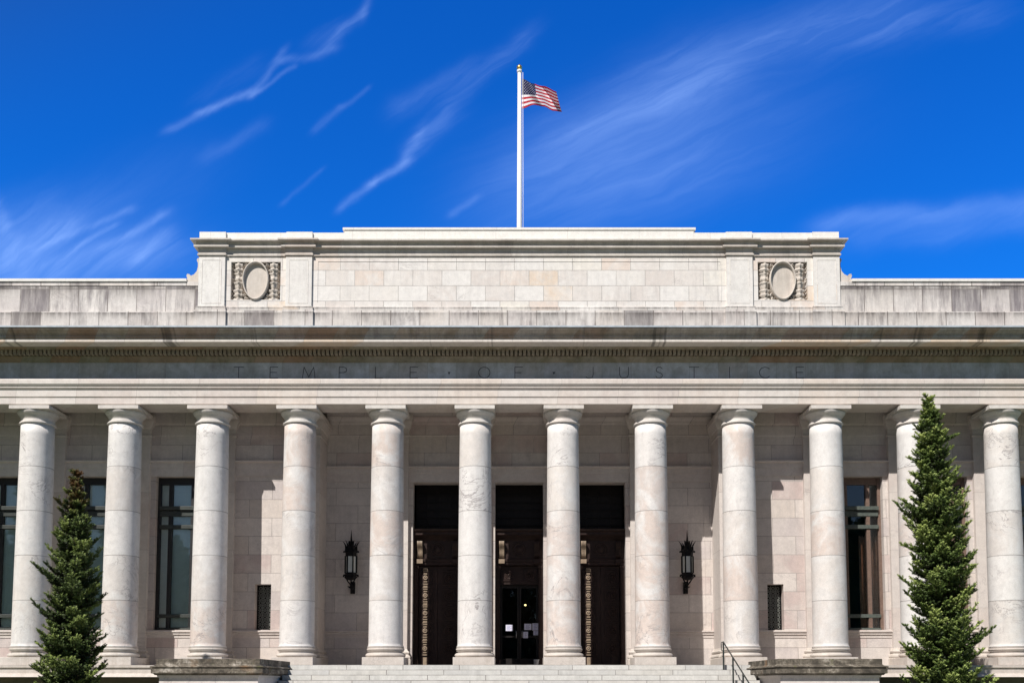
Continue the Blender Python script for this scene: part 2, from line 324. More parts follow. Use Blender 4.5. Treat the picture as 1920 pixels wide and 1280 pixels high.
# ------------------------------------------------------------------ mesh helpers
class MB:
    def __init__(s): s.v = []; s.f = []; s.smooth = set()
    def add(s, vs, fs, smooth=False):
        o = len(s.v); s.v += [tuple(x) for x in vs]
        for f in fs:
            if smooth: s.smooth.add(len(s.f))
            s.f.append(tuple(i+o for i in f))
    def box(s, x0, x1, y0, y1, z0, z1):
        if x0 > x1: x0, x1 = x1, x0
        if y0 > y1: y0, y1 = y1, y0
        if z0 > z1: z0, z1 = z1, z0
        s.add([(x0,y0,z0),(x1,y0,z0),(x1,y1,z0),(x0,y1,z0),(x0,y0,z1),(x1,y0,z1),(x1,y1,z1),(x0,y1,z1)],
              [(0,3,2,1),(4,5,6,7),(0,1,5,4),(1,2,6,5),(2,3,7,6),(3,0,4,7)])
    def sweep(s, path, prof, closed=False):
        """profile (out, z) swept along a plan path; outward is the right-hand side of travel"""
        n = len(path); segn = []
        for i in range(n if closed else n-1):
            a = path[i]; b = path[(i+1) % n]; dx, dy = b[0]-a[0], b[1]-a[1]; L = math.hypot(dx, dy); segn.append((dy/L, -dx/L))
        vs = []
        for i in range(n):
            if closed: n1, n2 = segn[i-1], segn[i]
            else: n1 = segn[max(i-1, 0)]; n2 = segn[min(i, n-2)]
            k = 1+n1[0]*n2[0]+n1[1]*n2[1]; mx, my = (n1[0]+n2[0])/k, (n1[1]+n2[1])/k
            for (o, z) in prof: vs.append((path[i][0]+mx*o, path[i][1]+my*o, z))
        m = len(prof); fs = []
        for i in range(n if closed else n-1):
            for j in range(m):
                a = i*m+j; b = i*m+(j+1) % m; c = ((i+1) % n)*m+(j+1) % m; d = ((i+1) % n)*m+j
                fs.append((a, d, c, b))
        if not closed:
            fs.append(tuple(range(m))); fs.append(tuple(reversed(range((n-1)*m, n*m))))
        s.add(vs, fs)
    def lathe(s, cx, cy, prof, n=48, smooth=True, cap=True, sq=None):
        vs = []; fs = []
        for (r, z) in prof:
            for k in range(n):
                a = 2*math.pi*k/n; vs.append((cx+r*math.cos(a), cy+r*math.sin(a), z))
        for i in range(len(prof)-1):
            for k in range(n):
                fs.append((i*n+k, i*n+(k+1) % n, (i+1)*n+(k+1) % n, (i+1)*n+k))
        s.add(vs, fs, smooth)
        if cap:
            o = len(s.v)-len(vs); s.f.append(tuple(o+k for k in reversed(range(n)))); s.f.append(tuple(o+(len(prof)-1)*n+k for k in range(n)))
    def prism(s, pts, y0, y1):
        """pts (x,z) outline extruded in Y"""
        n = len(pts); vs = [(x, y0, z) for x, z in pts]+[(x, y1, z) for x, z in pts]
        fs = [tuple(range(n)), tuple(reversed(range(n, 2*n)))]
        for i in range(n): j = (i+1) % n; fs.append((i, i+n, j+n, j))
        s.add(vs, fs)
    def tube(s, pts, r, n=8, cap=True):
        pts = [Vector(p) for p in pts]; vs = []; fs = []; up = Vector((0, 0, 1))
        rs = r if isinstance(r, (list, tuple)) else [r]*len(pts)
        for i, p in enumerate(pts):
            d = (pts[min(i+1, len(pts)-1)]-pts[max(i-1, 0)]).normalized()
            a = d.cross(up if abs(d.z) < .95 else Vector((1, 0, 0))).normalized(); b = d.cross(a)
            for k in range(n):
                t = 2*math.pi*k/n; vs.append(p+(a*math.cos(t)+b*math.sin(t))*rs[i])
        for i in range(len(pts)-1):
            for k in range(n): fs.append((i*n+k, i*n+(k+1) % n, (i+1)*n+(k+1) % n, (i+1)*n+k))
        if cap: fs.append(tuple(reversed(range(n)))); fs.append(tuple(range((len(pts)-1)*n, len(pts)*n)))
        s.add(vs, fs, True)
    def build(s, name, m, parent=None, bevel=0, fixn=True):
        me = bpy.data.meshes.new(name); me.from_pydata(s.v, [], s.f)
        sm = [i in s.smooth for i in range(len(s.f))]; me.polygons.foreach_set('use_smooth', sm)
        if fixn:
            bm = bmesh.new(); bm.from_mesh(me); bmesh.ops.recalc_face_normals(bm, faces=bm.faces); bm.to_mesh(me); bm.free()
        me.materials.append(m if not isinstance(m, str) else M[m])
        o = bpy.data.objects.new(name, me); COL.objects.link(o)
        if parent: o.parent = parent
        if bevel:
            bv = o.modifiers.new('bevel', 'BEVEL'); bv.width = bevel; bv.segments = 2; bv.limit_method = 'ANGLE'; bv.angle_limit = R(50)
        return o
def tag(o, label=None, cat=None, group=None, kind=None):
    if label: o['label'] = label
    if cat: o['category'] = cat
    if group: o['group'] = group
    if kind: o['kind'] = kind
    return o
def empty(name, loc=(0, 0, 0)):
    o = bpy.data.objects.new(name, None); COL.objects.link(o); o.location = loc; o.empty_display_size = .3; return o
def copy_tree(o, parent=None):
    c = o.copy(); COL.objects.link(c); c.parent = parent
    for ch in list(o.children): copy_tree(ch, c)
    return c
def wall_grid(mb, x0, x1, z0, z1, y0, y1, ops):
    ops = sorted(ops); x = x0
    for (a, b, c, d) in ops:
        if a > x: mb.box(x, a, y0, y1, z0, z1)
        if c > z0: mb.box(a, b, y0, y1, z0, c)
        if d < z1: mb.box(a, b, y0, y1, d, z1)
        x = b
    if x < x1: mb.box(x, x1, y0, y1, z0, z1)

# ------------------------------------------------------------------ key heights
S = 2.8
FY = -.50                                  # architrave / frieze face
ZS = Z(757, FY)                            # architrave soffit
GZ = -2.2
XE = 24.0                                  # half length of the front
house = tag(empty('courthouse', (0, 0, 0)), 'white marble courthouse with round columns and TEMPLE OF JUSTICE cut in its frieze', 'building')

# ------------------------------------------------------------------ ground
g_ = MB(); g_.box(-700, 700, -700, 700, GZ-.5, GZ); tag(g_.build('ground', 'lawn'), kind='structure')
g_ = MB(); g_.add([(-14, -60, GZ+.012), (14, -60, GZ+.012), (14, -7.0, GZ+.012), (-14, -7.0, GZ+.012)], [(0, 1, 2, 3)])
tag(g_.build('forecourt_path', 'paving'), kind='structure')

# ------------------------------------------------------------------ stylobate, steps
def build_base():
    for sgn in (-1, 1):
        a, b = (-XE, -7.0) if sgn < 0 else (7.0, XE)
        mb = MB()
        mb.sweep([(a, -.80), (b, -.80)], [(-3.4, 0), (.05, 0), (.05, -.07), (.0, -.09), (.0, -.25), (.1, -.30), (.16, -.36), (-3.4, -.36)])
        mb.build('stylobate', 'base', house)
        mb = MB(); mb.box(a, b, -.42, 3.0, GZ, -.36); mb.build('socle_wall', 'socle', house)
    mb = MB(); mb.box(-6.999, 6.999, -1.3, -.72, -.5, 0); mb.build('landing', 'step', house)
    mb = MB(); mb.box(-6.999, 6.999, -.7195, 3.6, -.5, 0.0); mb.build('portico_floor', 'floor', house)
build_base()
st = MB(); nr = 14; rh = -GZ/nr
for i in range(1, nr):
    z1 = -i*rh; y1 = -1.3-.41*(i-1)
    w = 6.94 if y1 > -4.3 else 9.0
    if y1-.41 < -4.3 <= y1: w = 6.94
    st.box(-w, w, y1-.41, y1, GZ-.05, z1)
tag(st.build('stone_steps', 'step', None, bevel=.008), 'broad flight of pale stone steps leading up to the three dark doorways', 'steps')

# ------------------------------------------------------------------ columns
ZA0, ZA1 = Z(765.3, -.63), ZS               # abacus bottom / top
def column_proto():
    # shaft with drum joints and entasis
    zt = Z(792, -.50); mb = MB(); prof = []
    def rad(z):
        t = (z-.61)/(zt-.61); return .540-.043*(t**1.6)
    prof.append((.57, .575)); prof.append((.57, .60)); prof.append((rad(.61)+.004, .625))
    joints = []
    z = .7
    zs = sorted([z+i*.2 for i in range(int((zt-z)/.2))])
    for z in zs:
        if all(abs(z-j) > .05 for j in joints): prof.append((rad(z), z))
    for j in joints: prof += [(rad(j), j-.008), (rad(j)-.014, j-.004), (rad(j)-.014, j+.004), (rad(j), j+.008)]
    prof = prof[:3]+sorted(prof[3:], key=lambda p: p[1]); prof.append((rad(zt), zt))
    mb.lathe(0, 0, prof, 72)
    sh = mb.build('column', 'column', house, fixn=False)
    b = MB()
    def torus(r, z0, z1, k=8):
        zc = (z0+z1)/2; h = (z1-z0)/2; return [(r+h*math.cos(-math.pi/2+math.pi*i/k), zc+h*math.sin(-math.pi/2+math.pi*i/k)) for i in range(k+1)]
    b.lathe(0, 0, [(.56, .25), (.56, .262)]+torus(.570, .264, .380, 10)+[(.575, .383), (.575, .395), (.535, .40), (.525, .42), (.53, .44), (.575, .443), (.575, .455), (.545, .457), (.545, .465)]+torus(.555, .468, .540)+[(.555, .543), (.572, .545), (.572, .568)], 64)
    b.build('base', 'base', sh, fixn=False)
    b = MB(); b.box(-.645, .645, -.645, .645, 0, .25); b.build('plinth', 'base', sh, bevel=.01)
    c = MB(); zt0 = zt
    hn = ZA0-zt
    c.lathe(0, 0, [(.50, zt0)]+torus(.512, zt0+.004, zt0+.075, 7)+[(.515, zt0+.077), (.515, zt0+.095), (.495, zt0+.11), (.492, zt0+.12),
                 (.495, ZA0-.225), (.508, ZA0-.22), (.508, ZA0-.19), (.525, ZA0-.185), (.525, ZA0-.155), (.54, ZA0-.15), (.56, ZA0-.128), (.59, ZA0-.095), (.612, ZA0-.06), (.618, ZA0-.035), (.612, ZA0-.01), (.60, ZA0)], 64)
    c.box(-.63, .63, -.63, .63, ZA0, Z(758.8, -.63)); c.box(-.47, .47, -.47, .47, Z(758.8, -.63)+.0005, ZA1)
    # ovolo ornament knob in front
    c.build('capital', 'capital', sh, fixn=False)
    return sh
col0 = column_proto()
cols = []
for i in range(12):
    o = col0 if i == 0 else copy_tree(col0, house)
    o.location = ((i-5.5)*S, 0, 0); o['group'] = 'round marble columns along the front'; cols.append(o)

# ------------------------------------------------------------------ portico walls
YW, YI = 1.15, 2.25                        # outer wall plane, recessed central wall plane
ZC = ZS+.45                                # ceiling
wt, wb = Z(893, YW), Z(1180, YW)
TOP = ZC+.4
ops = []
for k in (-6, -5, -4, 4, 5, 6): ops.append((k*S-.80, k*S+.80, wb, wt))
swx0, swx1 = PX(478, 1100, YW), PX(508.5, 1100, YW)
sw = (swx1-swx0)/2; swt = Z(1094.5, YW)
for k in (-3, 3): ops.append((k*S-sw, k*S+sw, wb, swt))
mb = MB()
wall_grid(mb, -18.2, -2.5*S, 0, TOP, YW, YW+.55, [o for o in ops if o[0] < 0])
wall_grid(mb, 2.5*S, 18.2, 0, TOP, YW, YW+.55, [o for o in ops if o[0] > 0])
dt = Z(904.5, YI); DO = .82
wall_grid(mb, -2.5*S-.1, 2.5*S+.1, 0, TOP, YI, YI+.4, [(k*S-DO, k*S+DO, 0, dt) for k in (-1, 0, 1)])
mb.build('wall', 'wall', house)
for s in (-1, 1):                           # solid end pavilions beyond the colonnade
    mb = MB(); mb.box(s*18.21, s*XE, -.46, 6, 0, ZS); mb.build('end_pavilion', 'wall', house)
mb = MB(); mb.box(-18.2, 18.2, .52, 2.65, ZC, ZC+.3); mb.build('portico_ceiling', 'wall', house)
mb = MB(); mb.box(-18.2, 18.2, -.4, 3.0, -.3, -.002)
# wall trim
def trim(parent_x0, parent_x1, yw, zl0, zl1, sill=True, cut=None):
    t = MB(); h = zl1-zl0
    t.sweep([(parent_x0, yw), (parent_x1, yw)], [(-.02, zl0), (.05, zl0), (.05, zl0+.55*h), (.075, zl0+.57*h), (.075, zl0+.86*h), (.15, zl0+.9*h), (.16, zl1), (-.02, zl1)])
    t.build('lintel_band', 'pilaster', house)
    if sill:
        zt_, zb_ = Z(1181.5, yw), Z(1195, yw); hh = zt_-zb_
        for (a, b) in (cut or [(parent_x0, parent_x1)]):
            t = MB()
            t.sweep([(a, yw), (b, yw)], [(-.02, zb_), (.02, zb_), (.025, zb_+.4*hh), (.06, zb_+.45*hh), (.065, zb_+.75*hh), (.10, zb_+.8*hh), (.10, zt_), (-.02, zt_)])
            t.build('sill_course', 'pilaster', house)
PW = .43
for k in (-6, -5, -4, -3, 3, 4, 5, 6):
    a, b = k*S-S/2+PW+.002, k*S+S/2-PW-.002
    trim(a, b, YW, Z(893, YW), Z(862.5, YW-.15))
for k in (-2, -1, 0, 1, 2):
    a, b = k*S-S/2+PW+.002, k*S+S/2-PW-.002
    trim(a, b, YI, Z(904, YI), Z(873.5, YI-.15), sill=abs(k) == 2)
# raised panel frames on the blank walls
for k in (-3, -2, 2, 3):
    yw = YW if abs(k) == 3 else YI
    t = MB(); x0, x1 = k*S-.72, k*S+.72; z0, z1 = Z(1170, yw) if abs(k) == 2 else Z(1195, yw)-.0, Z(920, yw)
    if abs(k) == 2:
        for (a, b, c, d) in ((x0, x1, z0, z0+.03), (x0, x1, z1-.03, z1), (x0, x0+.03, z0+.0305, z1-.0305), (x1-.03, x1, z0+.0305, z1-.0305)):
            t.box(a, b, yw-.014, yw+.05, c, d)
        t.build('wall_panel', 'wall', house)
# wall crown moulding inside the portico
for (a, b, yw) in ((-18.2, -2.5*S-PW-.01, YW), (2.5*S+PW+.01, 18.2, YW), (-2.5*S+PW+.01, 2.5*S-PW-.01, YI)):
    t = MB(); z0 = Z(822, yw); z1 = Z(797, yw); z2 = ZC+.003
    t.sweep([(a, yw), (b, yw)], [(-.02, z0), (.02, z0), (.03, z0+.08), (.05, z0+.1), (.05, z1), (.1, z1+.03), (.12, z2-.3), (.2, z2-.2), (.22, z2), (-.02, z2)])
    t.build('crown_moulding', 'wall', house)

# ------------------------------------------------------------------ pilasters
def pilaster(xc, yf, yb, wide=PW, xb0=None):
    zc0 = Z(812, yf); zc1 = ZC-.001
    t = MB(); t.box(xc-wide, xc+wide, yf, yb, .5, zc0+.02)
    p = t.build('pilaster', 'pilaster', house); p['group'] = 'flat pilasters behind the columns'
    path = [(xc-wide, yb), (xc-wide, yf), (xc+wide, yf), (xc+wide, yb)]
    t = MB(); h = min(zc1, Z(780, yf))-zc0
    t.sweep(path, [(-.3, zc0-.12), (.02, zc0-.12), (.035, zc0-.10), (.035, zc0-.05), (.01, zc0-.03), (.01, zc0+.02), (.02, zc0+.25*h), (.05, zc0+.3*h), (.12, zc0+.62*h), (.13, zc0+.7*h), (.15, zc0+.7*h), (.15, zc0+h), (-.3, zc0+h)])
    t.build('capital', 'pilaster', p)
    t = MB()
    t.sweep(path, [(-.3, 0), (.13, 0), (.13, .25), (.11, .27), (.125, .31), (.11, .36), (.06, .39), (.05, .43), (.075, .45), (.08, .49), (.05, .52), (.03, .54), (.0, .6), (-.3, .6)])
    t.build('base', 'base', p)
for i in range(12):
    x = (i-5.5)*S
    if i in (3, 8): pilaster(x, 1.0, YI+.02)
    elif 4 <= i <= 7: pilaster(x, 2.1, YI+.02)
    else: pilaster(x, 1.0, YW+.02)

# ------------------------------------------------------------------ tall windows
yg = 1.42
def zg(py): return Z(py, yg)
def window_proto(blind):
    f = MB(); H = .80
    f.box(-H, -H+.10, yg-.06, yg+.06, wb, wt); f.box(H-.10, H, yg-.06, yg+.06, wb, wt)
    f.box(-.69, .69, yg-.06, yg+.06, zg(909), wt-.001)
    for sx in (-1, 1): f.box(sx*.31, sx*.43, yg-.085, yg+.05, wb+.001, zg(909)-.001)
    fr = f.build('window', 'frameblack' if blind else 'frame', house, bevel=.006)
    fr['group'] = 'tall dark windows between the columns'
    t = MB()
    for q_, (pa, pb, pr) in enumerate(((950, 957, .17), (958.5, 968, .10), (984.5, 991.5, .12), (1151, 1157.5, .10), (1176.5, 1180, .10))):
        za, zb_ = zg(pb), zg(pa); t = MB()
        t.box(-.699, .699, yg-pr, yg+.04, max(za, wb+.002), zb_)
        t.build('transom', 'transomshade' if blind else 'framegreen', fr, bevel=.006)
    for (x0, x1) in ((-.70, -.43), (-.31, .31), (.43, .70)):
        for (p0, p1) in ((909, 950), (968, 984.5), (991.5, 1151), (1157.5, 1177)):
            q = MB(); q.box(x0-.002, x1+.002, yg-.004, yg+.004, zg(p1)-.003, zg(p0)+.003); q.build('pane', 'glass', fr)
    q = MB()
    if blind:
        zb0 = wb+.1
        n = 40
        for k in range(1): q.box(-.72, .72, yg+.055, yg+.065, zb0, wt-.05)
        q.build('blind', 'blind', fr)
    else:
        vs = []; fs = []; n = 60; x0, x1 = .10, .72; zt_ = zg(1004)
        for i in range(n+1):
            x = x0+(x1-x0)*i/n; y = yg+.09+.022*math.sin(i*.9)+.01*math.sin(i*2.3+1)
            vs += [(x, y, wb+.05), (x, y, zt_+.03*math.sin(i*.7))]
        for i in range(n): fs.append((2*i, 2*i+2, 2*i+3, 2*i+1))
        q.add(vs, fs, True); c = q.build('curtain', 'curtain', fr, fixn=False)
        sol = c.modifiers.new('thick', 'SOLIDIFY'); sol.thickness = .006
    return fr
wl = window_proto(True); wr = window_proto(False)
first = {True: True, False: True}
for k in (-6, -5, -4, 4, 5, 6):
    b = k < 0; src = wl if b else wr
    o = src if first[b] else copy_tree(src, house)
    first[b] = False; o.location = (k*S, 0, 0)
# small grilled windows
def grille_proto():
    f = MB(); y = YW+.30
    f.box(-sw, -sw+.035, y, y+.06, wb, swt); f.box(sw-.035, sw, y, y+.06, wb, swt)
    f.box(-sw+.0351, sw-.0351, y, y+.06, wb, wb+.035); f.box(-sw+.0351, sw-.0351, y, y+.06, swt-.035, swt)
    fr = f.build('small_window', 'iron', house)
    g2 = MB(); zz = wb+.05; cw = (2*sw-.07)/3
    for i in range(1, 3): g2.box(-sw+.035+cw*i-.009, -sw+.035+cw*i+.009, y+.01, y+.035, wb+.036, swt-.036)
    nz = 9; hh = (swt-wb-.07)/nz
    for j in range(1, nz):
        z = wb+.035+hh*j; g2.box(-sw+.036, sw-.036, y+.012, y+.033, z-.009, z+.009)
    for i in range(3):
        for j in range(nz):
            cx = -sw+.035+cw*(i+.5); cz = wb+.035+hh*(j+.5)
            vs = []; fs = []; r1, r2 = .036, .056; n = 10
            for k in range(n):
                a = 2*math.pi*k/n
                vs += [(cx+r1*math.cos(a), y+.014, cz+r1*math.sin(a)), (cx+r2*math.cos(a), y+.014, cz+r2*math.sin(a)), (cx+r1*math.cos(a), y+.03, cz+r1*math.sin(a)), (cx+r2*math.cos(a), y+.03, cz+r2*math.sin(a))]
            for k in range(n):
                a = 4*k; b = 4*((k+1) % n); fs += [(a, b, b+1, a+1), (a+2, a+3, b+3, b+2), (a, a+2, b+2, b), (a+1, b+1, b+3, a+3)]
            g2.add(vs, fs)
    g2.build('grille', 'grilleiron', fr)
    q = MB(); q.box(-sw, sw, y+.15, y+.16, wb, swt); q.build('pane', 'bronze_dark', fr)
    return fr
M['grilleiron'] = simple('grey_grille_iron', (.20,.21,.19), .5, .2, .4, .2)
gp = grille_proto(); gp.location = (-3*S, 0, 0); g2 = copy_tree(gp, house); g2.location = (3*S, 0, 0)

# ------------------------------------------------------------------ doorways
yd = 2.72
def torus_ring(mb, cx, cz, y, Rr, r, n=24, m=6):
    vs = []; fs = []
    for i in range(n):
        a = 2*math.pi*i/n
        for j in range(m):
            b = 2*math.pi*j/m; rr = Rr+r*math.cos(b); vs.append((cx+rr*math.cos(a), y-r*.9*math.sin(b), cz+rr*math.sin(a)))
    for i in range(n):
        for j in range(m): fs.append((i*m+j, ((i+1) % n)*m+j, ((i+1) % n)*m+(j+1) % m, i*m+(j+1) % m))
    mb.add(vs, fs, True)
def knob(mb, cx, cz, y, r, d):
    vs = []; fs = []; n = 12; m = 4
    for j in range(m+1):
        t = math.pi/2*j/m
        for i in range(n): a = 2*math.pi*i/n; vs.append((cx+r*math.cos(t)*math.cos(a), y-d*math.sin(t), cz+r*math.cos(t)*math.sin(a)))
    for j in range(m):
        for i in range(n): fs.append((j*n+i, j*n+(i+1) % n, (j+1)*n+(i+1) % n, (j+1)*n+i))
    mb.add(vs, fs, True)
def coffer(mb, cx, cz, w, h, y):
    """raised square frame with ring and boss"""
    for q, (ins, d, th) in enumerate(((0, .035, .035), (.055, .02, .025))):
        a, b, c, e = cx-w/2+ins, cx+w/2-ins, cz-h/2+ins, cz+h/2-ins
        mb.box(a, b, y-d, y+.005, c, c+th); mb.box(a, b, y-d, y+.005, e-th, e)
        mb.box(a, a+th, y-d, y+.005, c+th+.0005, e-th-.0005); mb.box(b-th, b, y-d, y+.005, c+th+.0005, e-th-.0005)
    r = min(w, h)*.29; torus_ring(mb, cx, cz, y, r, .028); torus_ring(mb, cx, cz, y, r*.58, .018); knob(mb, cx, cz, y, r*.36, .05)
z_top = Z(992, 2.45); z_c0 = Z(1060, 2.75); z_g = Z(1095, yd)
def doorway(k):
    x = k*S; center = k == 0
    f = MB(); W = DO-.01
    yj = YI+.4
    # jamb pilasters of the bronze surround
    for s_ in (-1, 1):
        f.box(x+s_*.66, x+s_*W, 2.54, 3.0, 0, z_c0-.01)
        f.box(x+s_*.69, x+s_*(W-.03), 2.52, 2.54-.0005, .25, z_c0-.15)
        f.box(x+s_*.645, x+s_*(W+.0), 2.505, 2.5395, z_c0-.12, z_c0-.02)
        f.box(x+s_*.645, x+s_*(W+.0), 2.505, 2.5395, .0, .24)
    fr = f.build('doorway', 'bronze', house, bevel=.004); fr['group'] = 'three tall dark bronze doorways'
    # projecting entablature above the leaves
    e = MB(); e2 = MB(); h = z_top-z_c0
    e.sweep([(x-W, 2.84), (x+W, 2.84)], [(-.1, z_c0), (.28, z_c0), (.28, z_c0+.10), (.31, z_c0+.12), (.31, z_c0+.2), (.25, z_c0+.23), (.25, z_c0+.70*h), (.30, z_c0+.74*h), (.38, z_c0+.80*h), (.46, z_c0+.84*h), (.46, z_c0+.92*h), (.52, z_c0+.95*h), (.54, z_top), (-.1, z_top)])
    brs = []
    for bx in (-.60, .60):
        cx = x+bx; e2 = MB(); brs.append(e2)
        pts = []
        for i in range(13):
            t = i/12; pts.append((2.59-.20*math.sin(t*math.pi*.5)-.03*math.sin(t*math.pi*3), z_c0+.22+t*(.70*h-.26)))
        for q in range(4):
            xx = cx-.085+q*.045
            vs = [(xx, y, z) for y, z in pts]+[(xx+.033, y, z) for y, z in pts]+[(xx, 2.62, z) for y, z in pts]+[(xx+.033, 2.62, z) for y, z in pts]
            n = len(pts); fs = []
            for i in range(n-1): fs += [(i, i+1, n+i+1, n+i), (i, 2*n+i, 2*n+i+1, i+1), (n+i, n+i+1, 3*n+i+1, 3*n+i)]
            e2.add(vs, fs)
        e2.box(cx-.10, cx+.10, 2.44, 2.54, z_c0+.05, z_c0+.19)
    torus_ring(e, x, z_c0+.46*h, 2.59, .2, .03); knob(e, x, z_c0+.46*h, 2.59, .12, .05)
    de = e.build('door_entablature', 'bronze', fr); [q_.build('bracket', mt_, de) for q_, mt_ in zip(brs, ('bronze_lit', 'bronze'))]  # only the left bracket takes the bronze with sunlight painted in
    # transom light above
    t = MB(); t.box(x-W, x+W, 3.16, 3.2, z_top-.05, dt+.1)
    t.build('transom_panel', 'bronze_dark', fr)
    t = MB()
    for xx in (-.42, 0, .42): t.box(x+xx-.02, x+xx+.02, 3.12, 3.159, z_top, dt)
    for q in range(1, 6): t.box(x-W, x+W, 3.10, 3.119, z_top+(dt-z_top)*q/6-.015, z_top+(dt-z_top)*q/6+.015)
    t.build('transom_grille', 'bronze_dark', fr)
    lows = 0
    if not center:
        leafz = [0.30+.61*i+.30 for i in range(5)]
        for s_ in (-1, 1):
            d = MB(); d.box(x+s_*.004, x+s_*.655, yd, yd+.08, 0.02, z_c0-.02)
            cx = x+s_*.385; o2 = MB()
            for i in range(5):
                cz = Z(1215, yd)+.607*i
                if cz+.3 < z_c0: coffer(d, cx, cz, .48, .50, yd)
                bx_ = x+s_*.425
                for (da, db, ww, pp) in ((-.235, -.20, .075, .05), (-.155, -.115, .06, .06), (.115, .155, .06, .06), (.20, .235, .075, .05), (.262, .285, .085, .07), (.295, .335, .07, .05)):
                    o2.box(bx_-ww, bx_+ww, yd-pp, yd+.002, cz+da, cz+db)
                torus_ring(o2, bx_, cz, yd-.03, .062, .022); knob(o2, bx_, cz, yd-.02, .035, .05)
            o2.box(x+s_*.425-.06, x+s_*.425+.06, yd-.03, yd+.002, .04, Z(1215, yd)-.30)
            lf = d.build('door_leaf', 'bronze', fr, bevel=.003); o2.build('beaded_ornament', 'bronze_lit' if s_ < 0 else 'bronze', lf)  # left leaf's ornament takes the sun-painted bronze, right leaf's stays dark
    else:
        d = MB(); d.box(x-.655, x+.655, yd, yd+.08, z_g, z_c0-.02)
        for s_ in (-1, 1): coffer(d, x+s_*.36, (z_g+z_c0)/2, .52, .42, yd)
        d.build('over_door_panel', 'bronze', fr)
        for s_ in (-1, 1):
            d = MB(); y = 2.84
            d.box(x+s_*.008, x+s_*.07, y, y+.05, .02, z_g-.01); d.box(x+s_*.58, x+s_*.655, y, y+.05, .02, z_g-.01)
            d.box(x+s_*.0701, x+s_*.5799, y, y+.05, .02, .30); d.box(x+s_*.0701, x+s_*.5799, y, y+.05, z_g-.12, z_g-.01)
            d.box(x+s_*.0701, x+s_*.5799, y, y+.05, 1.02, 1.08)
            lf = d.build('door_leaf', 'bronze_dark', fr)
            p = MB(); p.box(x+s_*.069, x+s_*.581, y+.02, y+.028, .299, z_g-.119); p.build('pane', 'darkglass', lf)
            p = MB(); p.tube([(x+s_*.10, y-.05, 1.0), (x+s_*.10, y-.05, 1.25)], .012); p.box(x+s_*.10-.01, x+s_*.10+.01, y-.05, y, 1.02, 1.04); p.box(x+s_*.10-.01, x+s_*.10+.01, y-.05, y, 1.21, 1.23)
            p.build('handle', 'steel', lf)
    return fr
M['steel'] = simple('worn_steel', (.45,.45,.46), .4, .6)
for k in (-1, 0, 1): doorway(k)
# vestibule and rooms behind: dark shell
mb = MB()
mb.box(-XE+.5, -2.5*S-.2, 5.0, 5.2, 0, TOP); mb.box(2.5*S+.2, XE-.5, 5.0, 5.2, 0, TOP); mb.box(-2.5*S-.2, 2.5*S+.2, 7.0, 7.2, 0, TOP)
for s in (-1, 1):
    mb.box(s*(2.5*S-.1), s*(2.5*S+.1), 2.66, 7.0, 0, TOP)
for x in (-4.2, -1.4, 1.4, 4.2): mb.box(x-.3, x+.3, 2.66, 3.3, 0, TOP)
mb.box(-XE+.5, XE-.5, 2.66, 7.0, TOP-.2, TOP-.1)
mb.box(-XE+.5, XE-.5, 3.61, 7.0, -.2, -.01)
mb.build('interior_wall', 'interior', house)
lamp = MB(); lx, lz = PX(985, 1133.5, 6.2), Z(1133.5, 6.2)
lamp.lathe(lx, 6.2, [(.01, lz-.035), (.03, lz-.02), (.042, lz), (.03, lz+.02), (.01, lz+.035)], 16)
mm = bpy.data.materials.new('warm_lobby_bulb'); mm.use_nodes = True
mm.node_tree.nodes['Principled BSDF'].inputs['Emission Color'].default_value = (1, .75, .3, 1); mm.node_tree.nodes['Principled BSDF'].inputs['Emission Strength'].default_value = 3
M['bulb'] = mm
lampt = lamp.build('lobby_lamp', 'bulb'); lamp2 = MB(); lamp2.tube([(lx, 6.2, lz+.06), (lx, 6.2, TOP-.2)], .012)
lamp2.build('hanging_rod', 'iron', lampt); tag(lampt, 'small warm lamp glowing inside the lobby behind the middle glass doors', 'lamp')

# ------------------------------------------------------------------ entablature
zf = lambda py, out=0: Z(py, FY-out)
arch = MB()
a_p = [(-1.0, ZS), (0, ZS), (0, zf(745.2)), (.03, zf(743, .03)), (.03, zf(730, .03)), (.055, zf(728.5, .055)), (.085, zf(726.5, .085)), (.085, zf(723.8, .085)), (.11, zf(722.5, .11)), (.145, zf(718.8, .145)), (.145, zf(711.5, .145)), (.12, zf(710, .12)+.005), (0, zf(711)), (-1.0, zf(711))]
arch.sweep([(-XE, FY), (XE, FY)], a_p); arch.build('architrave', 'arch', house)
fz = MB(); z711 = zf(711)
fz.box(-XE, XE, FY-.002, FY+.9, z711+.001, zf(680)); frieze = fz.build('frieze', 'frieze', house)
CO, CT = .86, 1.06                         # corona and cyma projections
z680, z668, z655 = zf(680), zf(668, .12), zf(655, .3)
cz_s = zf(643, CO); bedp = [(-.5, z680+.001), (0, z680+.001), (.03, z680+.03), (.05, z680+.06), (.10, z668-.03), (.13, z668), (.10, z668+.001), (.10, z655), (.33, z655+.002), (.36, z655+.04), (.42, cz_s-.05+.05), (-.5, cz_s)]
cz_s = max(cz_s, z655+.05)
bedp[-2] = (.42, cz_s-.003); bedp[-1] = (-.5, cz_s-.003)
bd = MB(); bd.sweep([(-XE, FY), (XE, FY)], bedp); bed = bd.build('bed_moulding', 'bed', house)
dn = MB(); x = -XE+.05
while x < XE-.1:
    dn.box(x, x+.088, FY-.29, FY-.095, z668+.012, z655-.001); x += .1345
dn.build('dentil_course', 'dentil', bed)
cr = MB(); zt_ = zf(635.2, CO)
cr.box(-XE, XE, FY-CO, FY+.5, cz_s, zt_); cr.build('corona', 'corona', house)
cy = MB(); CT = CO+.2
for _ in range(20): CT = CO+(Z(613.2, FY-CT)-zt_)/1.235
z613 = Z(613.2, FY-CT); hc = z613-zt_
